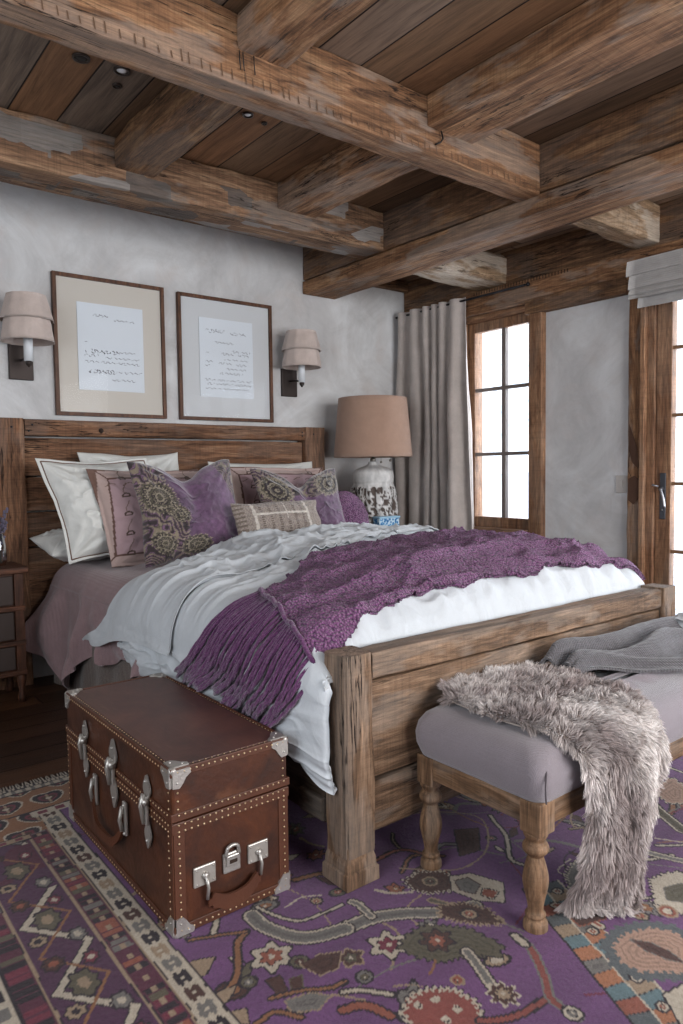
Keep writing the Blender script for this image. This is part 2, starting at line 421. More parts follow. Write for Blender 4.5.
CEILM = mat_planks('ceiling_boards', 'Y', .21, [(0, '55402f'), (.3, '6b523e'), (.55, '765a42'), (.75, '84593a'), (.88, '77685b'), (1, '5f4c40')], rough=.75, seamlen=9.)
CEILM2 = mat_planks('side_ceiling_boards', 'Y', .19, [(0, '7a5c45'), (.5, '8d7059'), (1, '9c8877')], rough=.75)
FLOORM = mat_planks('floor_boards', 'X', .16, [(0, '2e1e15'), (.4, '3f2a1d'), (.7, '543826'), (1, '38251b')], rough=.42, seamlen=1.9)
WX = 4.135; WY = 4.4
def struct(name, mb, mat, parent=None):
    o = mb.build(name, mat, parent); 
    if parent is None: o['kind'] = 'structure'
    return o
struct('floor', MB().box(-1.8, 4.5, -2.6, 4.6, -.12, 0, 0), FLOORM)
struct('ceiling', MB().box(-1.9, 3.25, -2.7, 4.6, 2.83, 2.93, 0), CEILM)
struct('ceiling_side', MB().box(3.25, 4.5, -2.7, 4.6, 2.72, 2.84, 0), CEILM2)
struct('wall_back', MB().box(-1.9, 4.5, 4.4, 4.6, 0, 2.83, 0), PLASTER)
struct('wall_left', MB().box(-2.0, -1.8, -2.6, 4.4, 0, 2.83, 0), PLASTER)
# right wall: plaster pieces round the window and the glazed doors
mb = MB(); mb.box(WX, 4.40, 2.40, 3.09, 0, 2.72, 0); mb.box(WX, 4.40, 3.72, 4.4, 0, 2.72, 0); mb.box(WX, 4.40, 3.08, 3.73, 0, .70, 0)
mb.box(WX, 4.40, 3.08, 3.73, 2.34, 2.72, 0); mb.box(WX, 4.40, -2.6, 2.41, 2.32, 2.72, 0); mb.box(WX, 4.40, -2.6, -.30, 0, 2.33, 0)
struct('wall_right', mb, PLASTER)
# rear wall with a wide opening that lets the daylight in
mb = MB(); mb.box(-1.9, .6, -2.8, -2.6, 0, 2.83, 0); mb.box(4.1, 4.5, -2.8, -2.6, 0, 2.83, 0); mb.box(.6, 4.1, -2.8, -2.6, 2.4, 2.83, 0); mb.box(.6, 4.1, -2.8, -2.6, 0, .5, 0)
struct('wall_rear', mb, PLASTER)

# ---- timbers of the ceiling, each lifted in as one piece
def beam(label, *a, mat=BEAM, seed=0, **k):
    o = hewn('ceiling_beam', *a, mat, None, seed, **k); tag(o, label, 'beam', 'hewn ceiling beams'); return o
beam('patched beam with grey weathered spots running along the bed wall', -1.75, 3.10, 3.49, 3.75, 2.585, 2.83, mat=PATCH, seed=3, amp=.006, wane=.014)
bb = beam('big light-brown beam crossing the room, notched along its lower edge', -1.75, 3.10, 2.300, 2.440, 2.572, 2.83, seed=11, amp=.004, wane=.008)
beam('long lower beam running towards the camera, its end on the bed wall', 3.10, 3.40, -2.55, 4.39, 2.49, 2.582, seed=21, amp=.004, wane=.008)
beam('dark upper beam stacked on the long lower beam', 3.105, 3.39, -2.55, 4.39, 2.588, 2.83, mat=BEAMD, seed=23, amp=.003, wane=.004)
beam('short dark joist above the left sconce, between the two cross beams', 1.357, 1.565, 2.440, 3.49, 2.675, 2.83, mat=BEAMD, seed=31, amp=.006, wane=.010)
beam('short joist above the right picture, between the two cross beams', 2.30, 2.57, 2.440, 3.49, 2.68, 2.83, seed=33, amp=.004)
beam('rough joist at the top centre with a square mortise hole', 1.355, 1.575, -2.55, 2.300, 2.694, 2.83, seed=35, amp=.005, wane=.010)
beam('pale split joist at the upper right, meeting the big beam', 2.30, 2.60, -2.55, 2.300, 2.69, 2.83, seed=37, amp=.004, wane=.008)
beam('whitish stub beam above the curtain', 3.40, 4.16, 3.33, 3.60, 2.49, 2.72, mat=PALE, seed=41, amp=.010, wane=.03)
beam('whitish stub beam above the roman shade', 3.40, 4.16, 2.21, 2.37, 2.49, 2.72, mat=PALE, seed=43, amp=.010, wane=.03)
# adze notches along the front lower edge of the big beam, mortise hole and iron staples
DARKCUT = simple('dark_cut', '2b1b11', .9)
mb = MB(); rnd = random.Random(5)
for i in range(78):
    x = -.1 + i*.041 + rnd.uniform(-.01, .01); hh = rnd.uniform(.014, .034)
    mb.add([(x, 2.2982, 2.592+hh), (x+.004, 2.2982, 2.592+hh), (x+.009, 2.2980, 2.583), (x+.004, 2.2980, 2.585)], [(0, 1, 2, 3)])
mb.build('notches', simple('adze_cut', '5c4330', .85), bb, 'darker adze notches')
mb = MB()
for px in (1.36, 1.375, 1.42): mb.tube([(px, 2.293, 2.69), (px-.002, 2.289, 2.66), (px+.004, 2.293, 2.625)], .0022, 6)
mb.tube([(2.38, 2.291, 2.688), (2.385, 2.285, 2.655), (2.37, 2.286, 2.635), (2.345, 2.293, 2.622)], .004, 6)
mb.build('iron_staple', simple('rusty_iron', '2a2624', .6, .6), bb)

# ---- header over the windows, wall boards above it
hd = hewn('trim_1', 4.07, 4.30, -2.55, 4.39, 2.315, 2.478, BEAM, None, 51, amp=.004, wane=.008, r=.01); hd['kind'] = 'structure'
o = hewn('trim_2', 4.068, 4.134, 2.395, 3.14, 2.238, 2.34, BEAMD, None, 52, amp=.002, wane=.003, r=.005); o['kind'] = 'structure'
o = hewn('trim_3', 4.115, 4.16, -2.55, 4.39, 2.48, 2.72, BEAMD, None, 53, amp=.002, wane=.003, r=.005); o['kind'] = 'structure'
o = hewn('trim_4', 3.40, 4.12, 4.34, 4.40, 2.64, 2.72, BEAMD, None, 54, amp=.002, wane=.003, r=.005); o['kind'] = 'structure'
# scribed ruler marks on the header
mb = MB()
for i in range(34):
    y = 2.80 + i*.024; mb.box(4.0665, 4.069, y, y+.004, 2.452, 2.475, 0)
mb.build('notches', DARKCUT, hd, 'dark saw marks')
# hewn post between plaster and door, board jambs
o = hewn('trim_5', 4.10, 4.20, 2.312, 2.402, 0, 2.315, BEAM, None, 55, amp=.008, wane=.014, r=.012); o['kind'] = 'structure'
mb = MB()
mb.add([(4.098, 2.384, 1.30), (4.098, 2.384, 1.46), (4.096, 2.36, 1.40), (4.096, 2.325, 1.30), (4.096, 2.32, 1.18), (4.096, 2.36, 1.22)], [(0, 1, 2, 3, 4, 5)])
mb.add([(4.098, 2.386, 1.12), (4.096, 2.345, 1.14), (4.096, 2.315, 1.12), (4.096, 2.315, 1.00), (4.096, 2.35, .965), (4.098, 2.386, .99)], [(0, 1, 2, 3, 4, 5)])
mb.build('hewn_scar', simple('dark_scar', '4b3122', .85, bump=.4, bscale=60, var=.3), o, 'dark hewn scars')

# ---- window_1: casing, sash, bars, panes
def mat_pane(): return glassmat('window_glass', refl=.3)
wn = setting('window_1', (4.16, 3.4, .7))
def bx(name, mat, par, *a, bev=.004, label=None): return MB().box(*a, bev).build(name, mat, par, label)
bx('casing', CASE('Z'), wn, 4.085, 4.30, 3.016, 3.122, .0, 2.315)
bx('casing', CASE('Z'), wn, 4.10, 4.30, 3.715, 3.79, .0, 2.315)
bx('head_casing', CASE('Y'), wn, 4.10, 4.30, 3.134, 3.715, 2.27, 2.315)
bx('sill', CASE('Y'), wn, 4.09, 4.30, 3.134, 3.715, .70, .76)
bx('apron', CASE('Y'), wn, 4.12, 4.16, 3.134, 3.715, .0, .70)
sash = MB()
for a in ((4.14, 4.19, 3.655, 3.715, .76, 2.27), (4.15, 4.19, 3.108, 3.126, .76, 2.27), (4.14, 4.19, 3.12, 3.655, .76, .835), (4.14, 4.19, 3.12, 3.655, 2.20, 2.27)): sash.box(*a, .004)
sh = sash.build('sash', CASE('Z'), wn)
bars = MB(); bars.box(4.145, 4.185, 3.371, 3.405, .83, 2.20, .004)
for z in (1.30, 1.775): bars.box(4.146, 4.184, 3.12, 3.655, z-.013, z+.013, .004)
bars.build('glazing_bars', simple('bar_grey', '6f6560', .5), sh)
bx('pane', mat_pane(), sh, 4.162, 4.168, 3.11, 3.67, .82, 2.21, bev=0)

# ---- door_1: glazed double door beside it
dr = setting('door_1', (4.16, 2.0, 0))
bx('frame', CASE('Z'), dr, 4.085, 4.26, 2.283, 2.312, 0, 2.315, label='pale edge board')
bx('frame', CASE('Z'), dr, 4.12, 4.26, 2.238, 2.283, 0, 2.315)
bx('frame', CASE('Z'), dr, 4.12, 4.26, -.30, -.25, 0, 2.315)
bx('head_frame', CASE('Y'), dr, 4.12, 4.26, -.25, 2.238, 2.27, 2.315)
GB = simple('door_bar_wood', '7d5b40', .5)
for k, (ya, yb) in enumerate(((1.00, 2.236), (-.248, .99))):
    lf = setting('leaf', (4.17, (ya+yb)/2, 0)); del lf['kind']; lf.parent = dr; lf.location = Vector((4.17, (ya+yb)/2, 0)) - Vector((4.16, 2.0, 0))
    m = MB(); m.box(4.14, 4.20, yb-.093, yb, .01, 2.27, .005); m.box(4.14, 4.20, ya, ya+.093, .01, 2.27, .005)
    m.box(4.14, 4.20, ya+.093, yb-.093, .01, .26, .005); m.box(4.14, 4.20, ya+.093, yb-.093, 2.165, 2.27, .005); m.build('stile', CASE('Z'), lf)
    b = MB(); b.box(4.15, 4.19, (ya+yb)/2-.011, (ya+yb)/2+.011, .26, 2.165, .003)
    for z in (.688, 1.091, 1.494, 1.887): b.box(4.151, 4.189, ya+.09, yb-.09, z-.010, z+.010, .003)
    b.build('glazing_bars', GB, lf)
    bx('pane', mat_pane(), lf, 4.167, 4.173, ya+.09, yb-.09, .25, 2.17, bev=0)
    if k == 0: leaf = lf
IRON = simple('black_iron', '26262a', .45, .7, .2, 90)
hn = MB(); hn.box(4.132, 4.14, 2.168, 2.205, .88, 1.155, .004); hn.lathe([(.012, 0), (.011, .03)], M=T_(4.132, 2.186, 1.06) @ Ry(-math.pi/2), seg=12)
ho = hn.build('door_handle', simple('aged_iron', '4c4d52', .5, .6, .2, 90), leaf)
hn = MB(); hn.tube(catmull([(4.10, 2.186, 1.06), (4.094, 2.175, 1.05), (4.09, 2.158, 1.00), (4.088, 2.150, .955)], 5), .007, 8); hn.build('lever', simple('worn_steel', 'a8a9ac', .35, .9), ho)
hn = MB(); hn.tube([(4.12, 2.205, 1.075), (4.10, 2.235, 1.085)], .006, 8); hn.lathe([(.006, 0), (.006, .004)], M=T_(4.131, 2.186, .935) @ Ry(-math.pi/2), seg=10); hn.build('keyhole', simple('dull_steel', '8f9094', .5, .8), ho)

# ---- light switch
sw = thing('light_switch', 'pale grey light switch plate on the plaster between window and door', 'switch', (WX, 2.45, 1.085))
bx('plate', simple('switch_grey', 'b3ada8', .5), sw, 4.128, 4.1345, 2.413, 2.488, 1.032, 1.140, bev=.003)
bx('rocker', simple('switch_grey', 'b3ada8', .5), sw, 4.124, 4.1285, 2.438, 2.463, 1.065, 1.108, bev=.002)

# ---- roman shade
RS = fabric('shade_linen', 'a9a6a4', 1100, .3, .9, .2, stripes=('Z', 26, .15))
rs = thing('roman_shade', 'light grey roman shade pulled up above the glazed door', 'window shade', (4.02, 1.6, 2.48))
bx('headrail', simple('rail_grey', '8c8884', .6), rs, 3.99, 4.065, .55, 2.345, 2.350, 2.396, bev=.004)
def shade_fold(y1, zt, zb, x0, dep):
    n, m = 34, 12; y = np.linspace(.55, y1, n); t = np.linspace(0, 1, m); Y, Tt = np.meshgrid(y, t, indexing='ij')
    X = x0 - dep*np.sin(Tt*math.pi*.5)**1.5 + .002*fbm(Y*8, Tt*3, 0, 3); Z = zt + (zb-zt)*Tt + .003*fbm(Y*2, 0, 0, 7)
    return sheet(np.stack([X, Y, Z], -1), thick=.006)
for i, (y1, zt, zb, x0, dep) in enumerate(((2.345, 2.395, 2.305, 3.99, .012), (2.325, 2.33, 2.225, 3.988, .02), (2.315, 2.25, 2.19, 3.986, .03), (2.31, 2.215, 2.165, 3.984, .036), (2.278, 2.19, 2.115, 4.00, .008))):
    link('fold', shade_fold(y1, zt, zb, x0, dep), RS, rs)

# ---- curtain and its rod
CU = fabric('curtain_linen', 'bab0aa', 800, .35, .92, .25, var=.14, vs=9)
ct = thing('curtain', 'long taupe pleated curtain hanging beside the window', 'curtain', (4.0, 4.0, 0))
n, m = 240, 60
u = np.linspace(0, 1, n); zz = np.linspace(2.447, .02, m); Ug, Zg = np.meshgrid(u, zz, indexing='ij')
ytop = 4.36 - .73*Ug; ybot = 4.375 - .80*Ug; fz = ss(2.45, 1.4, Zg)
Yc = ytop*(1-fz) + ybot*fz
ph = Ug*6.6 + .25*np.sin(Ug*9+1) + .45*fbm(Ug*4, Zg*.5, 0, 3)*fz
amp = .026 + .030*fz
Xc = 4.005 + amp*np.sin(ph*2*np.pi)*(.8+.35*fbm(Ug*5, Zg*.8, 0, 8)) + .012*fbm(Ug*9, Zg*2.2, 0, 21) - .045*ss(.72, .80, Ug)*(1-ss(.86, .95, Ug))*fz
Yc = Yc + .012*np.sin(ph*4*np.pi)*.6*(.5+fz) + .012*fbm(Ug*3, Zg*1.3, 0, 5)*fz
link('drape', sheet(np.stack([Xc, Yc, Zg], -1), thick=.004), CU, ct)
rd = thing('curtain_rod', 'thin dark curtain rod under the beam at the window', 'curtain rod', (4.02, 3.7, 2.43))
MB().tube([(4.02, 4.385, 2.425), (4.02, 3.10, 2.425)], .008, 10).build('rod', IRON, rd)
MB().sphere((4.02, 3.08, 2.425), .014).build('finial', IRON, rd)
mb = MB(); mb.tube([(4.02, 4.365, 2.425), (4.13, 4.365, 2.425)], .006, 8); mb.build('bracket', IRON, rd)

# ---- recessed spotlights in the ceiling boards
def spot(x, y, r, lit, label):
    s = thing('recessed_spotlight', label, 'ceiling light', (x, y, 2.83), group='recessed ceiling spotlights')
    mb = MB(); mb.lathe([(r*.72, 2.829), (r*.72, 2.822), (r, 2.822), (r*1.02, 2.829)], (x, y, 0), 24, cap=False)
    mb.build('trim_ring', simple('spot_bronze', '3a302b', .4, .5), s)
    mb = MB(); mb.lathe([(r*.70, 2.8285), (r*.45, 2.824), (.002, 2.823)], (x, y, 0), 20)
    mb.build('lens', simple('spot_lens_lit' if lit else 'spot_lens_dark', 'e8eaee' if lit else '15110f', .15 if lit else .5), s, 'bright lens' if lit else None)
spot(1.014, 2.918, .034, 0, 'leftmost dark spotlight recessed in the ceiling boards')
spot(1.176, 2.911, .034, 1, 'spotlight with a bright white lens in the ceiling boards')
spot(1.202, 3.034, .021, 0, 'small dark spotlight just beyond the white-lensed one')
spot(1.771, 2.921, .026, 1, 'pale spotlight right of the short dark joist')
spot(1.874, 2.945, .014, 0, 'tiny dark spotlight right of the pale one beyond the joist')

# ---- outside: snowy slope and a pale house
n = 90; gx = np.linspace(9, 120, n); gy = np.linspace(-60, 160, n); GX, GY = np.meshgrid(gx, gy, indexing='ij')
GZ = -3 + ss(25, 110, GX)*26 + fbm(GX*.05, GY*.04, 0, 4, 5)*7*ss(15, 60, GX)
N = NT('snowy_forest'); f = N.noise(N.coord(), .9, 8, .75); c = N.ramp(f, (.44, 'f4f6fa'), (.56, 'b9c0c8'), (.68, '8d969e'))  # distance haze is put into these pale grey-blue snow and tree colours
N.bsdf(c, .95)
o = link('snowy_hillside', sheet(np.stack([GX, GY, GZ], -1)), N.m); tag(o, 'pale snowy wooded hillside far outside the window', 'hillside', kind='structure')
hs = thing('house', 'pale house outside behind the lower left window panes', 'house', (14., 13.4, -3))
mb = MB(); mb.box(14, 18, 11.8, 15.5, -3, 1.05, .02); mb.build('wall', simple('pale_render', 'e2e2e4', .9), hs)
mb = MB(); mb.prism([(11.4, 0), (15.9, 0), (13.65, .95)], 13.8, 18.2, M=Matrix(((0, 0, 1, 0), (1, 0, 0, 0), (0, 1, 0, 1.05), (0, 0, 0, 1)))); mb.build('roof', simple('snow_roof', 'f0f2f6', .9), hs)

# ================================================================== wall pictures
def picture(label, x0, x1, z0, z1, matcol, px0, px1, pz0, pz1, seed, fr, lean):
    p = thing('picture_frame', label, 'picture', ((x0+x1)/2, WY-.02, z0), group='framed letters above the headboard')
    y = WY - .034; t = .022
    mb = MB(); mb.box(x0, x0+t, y, WY-.004, z0, z1, .002); mb.box(x1-t, x1, y, WY-.004, z0, z1, .002)
    mb.box(x0+t, x1-t, y, WY-.004, z0, z0+t, .002); mb.box(x0+t, x1-t, y, WY-.004, z1-t, z1, .002)
    mb.build('frame', wood(fr[0], *fr[1:], 'Z', .5, .2, bump=.15), p)
    MB().box(x0+t, x1-t, WY-.016, WY-.006, z0+t, z1-t, 0).build('mat_board', simple('mat_'+matcol, matcol, .85), p)
    mb = MB(); mb.box(px0, px1, WY-.0215, WY-.0185, pz0, pz1, 0); pg = mb.build('letter', simple('paper_white', 'd5d9dc', .8, var=.04, bscale=60), p)
    # handwriting: running ink loops
    rnd = random.Random(seed); W = px1-px0; H = pz1-pz0; ink = MB()
    def scrawl(xa, xb, z, h, wdt):
        nonlocal ink
        ink = MB()
        x = xa; pts = []; k = rnd.random()*6
        while x < xb:
            k += .55; x += rnd.uniform(.0016, .0034)
            pts.append((x + h*.35*math.sin(k*1.7), WY-.0222, z + h*.5*math.sin(k) * rnd.uniform(.4, 1.3)))
            if rnd.random() < .035:
                if len(pts) > 3: rib(pts, wdt)
                pts = []; x += rnd.uniform(.006, .014)
        if len(pts) > 3: rib(pts, wdt)
        if ink.n: ink.build('handwriting', simple('ink', '3f4046', .9), pg, 'faded ink handwriting')
    def rib(pts, wd):
        P = catmull(pts, 2); V = []; F = []
        for i, q in enumerate(P):
            ww = wd*(.8+.7*rnd.random()); V += [(q[0]-ww*.4, q[1], q[2]-ww*.5), (q[0]+ww*.4, q[1], q[2]+ww*.5)]
            if i: F.append((2*i-2, 2*i, 2*i+1, 2*i-1))
        ink.add(V, F)
    if seed == 1:
        scrawl(px0+.10*W, px0+.46*W, pz0+.865*H, .014, .0022); scrawl(px0+.54*W, px0+.86*W, pz0+.83*H, .012, .0022)
        scrawl(px0+.10*W, px0+.14*W, pz0+.55*H, .008, .0018)
        for i, (a, b, q, s) in enumerate(((.10, .60, .45, .020), (.62, .90, .46, .010), (.08, .30, .40, .014), (.40, .95, .385, .010), (.08, .92, .33, .012), (.10, .55, .22, .022), (.60, .95, .225, .013), (.50, .90, .13, .011))):
            scrawl(px0+a*W, px0+b*W, pz0+q*H, s, .0030 if s > .015 else .0020)
    else:
        scrawl(px0+.12*W, px0+.46*W, pz0+.84*H, .022, .0020); scrawl(px0+.58*W, px0+.86*W, pz0+.83*H, .018, .0020)
        for a, b, q, s in ((.28, .62, .70, .012), (.10, .16, .56, .008), (.40, .92, .56, .014), (.60, .95, .60, .012), (.10, .22, .45, .012), (.34, .60, .44, .012), (.66, .92, .43, .014), (.10, .20, .40, .01), (.45, .85, .37, .009), (.36, .8, .31, .014), (.08, .95, .22, .012), (.12, .95, .17, .012), (.10, .9, .11, .009), (.45, .9, .49, .008)):
            scrawl(px0+a*W, px0+b*W, pz0+q*H, s, .0020)
    MB().box(x0+t, x1-t, WY-.0275, WY-.0255, z0+t, z1-t, 0).build('glass', glassmat('picture_glass', (.985, .99, 1.), .04 if seed == 1 else .4), p)
picture('left brown-framed handwritten letter with a cream mat, above the headboard', 1.306, 1.998, 1.542, 2.376, 'c6beb2', 1.445, 1.855, 1.70, 2.22, 1, ('frame_umber', '3a241a', '5a3b2a', '6e4b36'), 0)
picture('right brown-framed handwritten letter with a pale grey mat, above the headboard', 2.092, 2.812, 1.542, 2.366, 'c6c6c5', 2.245, 2.655, 1.70, 2.225, 2, ('frame_umber', '3a241a', '5a3b2a', '6e4b36'), 0)

# ================================================================== sconces
SHADEF = fabric('sconce_shade_linen', 'c2b2aa', 1500, .2, .9, .2, stripes=None)
def sconce(label, x, gx=0):
    s = thing('wall_sconce', label, 'wall lamp', (x, WY, 1.84), group='wall sconces either side of the pictures'); yc = WY-.175
    brz = simple('dark_bronze', '332a27', .5, .6, .2, 60)
    mb = MB(); mb.box(x-.066, x+.066, WY-.022, WY-.002, 1.735, 1.935, .004); mb.build('backplate', brz, s)
    mb = MB(); mb.tube(catmull([(x, WY-.02, 1.845), (x, WY-.09, 1.842), (x, yc, 1.83)], 4), .007, 8); mb.sphere((x, yc, 1.812), .018); mb.sphere((x, yc, 1.795), .008); mb.build('arm', brz, s)
    mb = MB(); mb.lathe([(.024, 1.822), (.024, 1.965), (.008, 1.97)], (x, yc, 0), 18); mb.build('candle_sleeve', simple('sleeve_white', 'c9ccd0', .5), s)
    def tier(z0, z1, r0, r1, nm):
        seg = 96; t = np.linspace(0, 1, 9); a = np.linspace(0, 2*np.pi, seg, endpoint=False); A, Tt = np.meshgrid(a, t, indexing='ij')
        # soft polygon: panels with seams
        pan = 10; e = np.abs(((A/(2*np.pi)*pan) % 1) - .5)*2
        R = (r0 + (r1-r0)*Tt) * (1 - .045*(1-e)**1.0 * (1-Tt*.3)) + .0015*np.sin(A*48)
        P = np.stack([x + R*np.cos(A), yc + R*np.sin(A), z0 + (z1-z0)*Tt], -1)
        link(nm, sheet(P, thick=.0025, cu=True, flip=True), SHADEF, s)
    tier(1.925, 2.06, .140, .118, 'shade_tier'); tier(2.040, 2.178, .141, .102, 'shade_tier')
    mb = MB(); mb.lathe([(.003, 2.150), (.100, 2.152), (.100, 2.155), (.003, 2.155)], (x, yc, 0), 24); mb.build('shade_ring', SHADEF, s)
sconce('left wall sconce with a two-tier pleated shade, cut by the picture edge', 1.1225)
sconce('right wall sconce with a two-tier pleated shade, beside the pictures', 2.963)

# ================================================================== bed
bed = thing('bed', 'rustic timber bed with tall headboard and heavy footboard', 'bed', (2.1, 2.9, 0))
hb = thing('headboard', None, None, (2.1, 4.33, 0)); hb.parent = bed; hb.location = Vector((2.1, 4.33, 0)) - Vector((2.1, 2.9, 0)); 
hewn('post', .92, 1.10, 4.27, 4.385, 0, 1.51, HB, hb, 61, amp=.004)
hewn('post', 3.02, 3.20, 4.27, 4.385, 0, 1.51, HB, hb, 62, amp=.004)
hewn('rail', 1.102, 3.018, 4.275, 4.375, 1.412, 1.508, HB, hb, 63, amp=.003, wane=.006)
for k, (a, b) in enumerate(((1.185, 1.405), (.985, 1.18), (.78, .98), (.30, .775))):
    hewn('board', 1.102, 3.018, 4.315, 4.365, a, b, HB, hb, 64+k, amp=.003, wane=.004, r=.006)
for x, z in ((1.14, 1.475), (1.12, 1.44), (2.99, 1.47), (2.99, 1.445), (1.03, 1.46), (3.09, 1.46)): MB().sphere((x, 4.268, z), .006, (1, .5, 1), 8).build('nail', IRON, hb)
mb = MB(); mb.lathe([(.001, 0), (.013, .0005), (.015, .004)], M=T_(1.53, 4.275, 1.45) @ Rx(math.pi/2), seg=12); mb.build('knot', DARKCUT, hb, 'dark round knot')
fb = thing('footboard', None, None, (2.1, 1.6, 0)); fb.parent = bed; fb.location = Vector((2.1, 1.6, 0)) - Vector((2.1, 2.9, 0))
for x0, x1, sd in ((1.205, 1.318, 71), (2.93, 3.037, 72)):
    hewn('post', x0, x1, 1.535, 1.648, .10, .680, BED, fb, sd, amp=.006, wane=.012, step=.02)
    mb = MB(); xm = (x0+x1)/2; hwd = (x1-x0)/2
    sec = [(.014, .003), (.055, .002), (.060, -.003), (.080, -.004), (.095, -.008), (.13, -.009)]
    V = []
    for z, e in sec:
        V += [(x0-e, 1.535-e, z), (x1+e, 1.535-e, z), (x1+e, 1.648+e, z), (x0-e, 1.648+e, z)]
    F = [(0, 3, 2, 1)] + [(4*i+a, 4*i+(a+1) % 4, 4*i+4+(a+1) % 4, 4*i+4+a) for i in range(5) for a in range(4)] + [(20, 21, 22, 23)]
    mb.add(V, F); mb.build('plinth', BED('Z'), fb)
hewn('rail', 1.318, 2.93, 1.545, 1.64, .592, .676, BED, fb, 73, amp=.006, wane=.010)
hewn('board', 1.318, 2.93, 1.558, 1.618, .300, .590, BED, fb, 74, amp=.005, wane=.006)
hewn('rail', 1.318, 2.93, 1.547, 1.63, .142, .298, BED, fb, 75, amp=.005, wane=.010)
DK = lambda a: wood('dark_rail_wood', '2a2019', '493a2e', '6a584a', a, .8, 1.2, .4, '6d665f')
hewn('side_rail', 1.215, 1.265, 1.65, 4.27, .16, .33, DK, bed, 76, amp=.006, wane=.012)
hewn('side_rail', 2.97, 3.02, 1.65, 4.27, .16, .33, DK, bed, 77, amp=.006, wane=.012)
hewn('rail_end', 1.195, 1.26, 1.649, 1.76, .17, .245, DK, bed, 78, amp=.006, wane=.01, label='rough log end')
bx('mattress', simple('mattress_white', 'c9c6c2', .9), bed, 1.34, 2.93, 1.67, 4.26, .34, .655, bev=.06)
SKF = fabric('skirt_tweed', '75675f', 420, .8, .95, .2, var=.35, vs=120)
n, m = 160, 14; s_ = np.linspace(0, 1, n); t_ = np.linspace(0, 1, m); Sg, Tg = np.meshgrid(s_, t_, indexing='ij')
Ys = 2.62 + 1.58*Sg; Xs = 1.205 - .012*Tg - .012*Tg*np.sin(Ys*26) ; Zs = .40 - .385*Tg
sk = link('bed_skirt', sheet(np.stack([Xs, Ys, Zs], -1), thick=.004), SKF); tag(sk, 'grey-brown tweed bed skirt hanging to the floor on the trunk side', 'bed skirt')

# ---- the surface everything on the bed follows
XC, HW, RR = 2.13, .78, .12
def topz(x, y):
    return .672 + .088*ss(1.28, 2.0, x)*ss(1.55, 1.95, y)*(1-.45*ss(2.60, 2.95, x)) + .012*ss(1.4, 1.8, x)
def bedpt(q, y, off, puff=0.):
    """q: signed arc distance from the bed's centre line across it; off: distance out of the surface"""
    q, y = np.broadcast_arrays(np.asarray(q, float), np.asarray(y, float))
    sg = np.sign(q); a = np.abs(q); xt = XC + sg*np.minimum(a, HW); zt = topz(xt, y)
    e = np.clip(a-HW, 0, None); L = RR*math.pi/2
    th = np.clip(e/RR, 0, math.pi/2); dn = np.clip(e-L, 0, None); r = RR + off
    return np.stack([xt + sg*np.sin(th)*(r+puff), y + 0*q, zt + off + puff*np.cos(th) - (1-np.cos(th))*r - dn], -1)
def headq(Q): return 3.14 + .30*ss(-.8, .3, Q)
def puffs(x, y):
    xx_ = x + .02*np.sin(y*5); yy_ = y + .03*np.sin(x*4)
    g = ((xx_-1.5+.2) % .40)-.2; h = ((yy_-2.0+.2) % .40)-.2
    return .022*(1-(g/.2)**2*.8)*(1-(h/.2)**2*.8) - .026*np.exp(-(g*g+h*h)/.0035)*0 - .020*np.exp(-((np.abs(g)-.2)**2+(np.abs(h)-.2)**2)/.004)
def wrinkle(a, b, s):
    r1 = 1-np.abs(fbm(a*2.6, b*6.5, 0, s, 3)); r2 = 1-np.abs(fbm(a*7+3, b*5, 0, s+3, 3))
    return (r1**5)*.022 + (r2**6)*.013
def surf(Q, Y, off=0., g=1.):
    """top of the duvet as it lies: puffs, creases, rounded foot, gathered hanging side"""
    Q, Y = np.broadcast_arrays(np.asarray(Q, float), np.asarray(Y, float))
    xx = XC + np.clip(Q, -HW, HW); e = np.clip(-Q-HW, 0, None)
    fe = np.clip((Y-1.652)/.16, 0, 1); fe = np.sqrt(1-(1-fe)**2)
    he = 1-.65*ss(-.16, .04, Y-headq(Q))
    onTop = ss(.22, 0, e)
    pf = .020 + .034*fe*he + puffs(xx, Y)*fe*he*onTop
    P = bedpt(Q, Y, .008+off, puff=pf)
    L = RR*math.pi/2; ztop = P[..., 2]
    zedge = bedpt(-HW-L, Y, .008)[..., 2]
    hemz = .305 + .022*np.sin(Y*7.0+1) + .014*np.sin(Y*15) - .015*(1-ss(1.7, 2.0, Y))
    k = (zedge-hemz)/(.60-L)
    P[..., 2] = np.where(e > L, zedge-(e-L)*k, ztop)
    sd = np.clip((e-.10)/.30, 0, 1)*(.25+.75*ss(1.62, 1.95, Y))
    P[..., 0] -= np.sin(np.clip(e/.58, 0, 1)*np.pi)*.024 + (.013*np.sin(Y*17+1.5*np.sin(Y*5)+e*6) + .008*np.sin(Y*33+e*10))*sd*g + wrinkle(Y, e*1.4, 44)*(.15+sd)*g*ss(0, .1, e)
    P[..., 0] = np.where((e > .12) & (Y < 1.80), np.minimum(P[..., 0], 1.19), P[..., 0])
    P[..., 2] += wrinkle(xx*1.2+.4, Y*1.1, 51)*onTop*fe*1.3
    P[..., 2] -= (1-fe)*.075*onTop
    ft_ = np.exp(-((Y-1.685)/.05)**2)*onTop; P[..., 2] += ft_*(.008*np.sin(xx*31+3*np.sin(xx*5)) + .005*np.sin(xx*67+1)*np.sin(xx*9))
    roll = ss(.50, .60, e)*ss(1.68, 1.9, Y); P[..., 0] += roll*.07; P[..., 2] += roll*.02
    return P

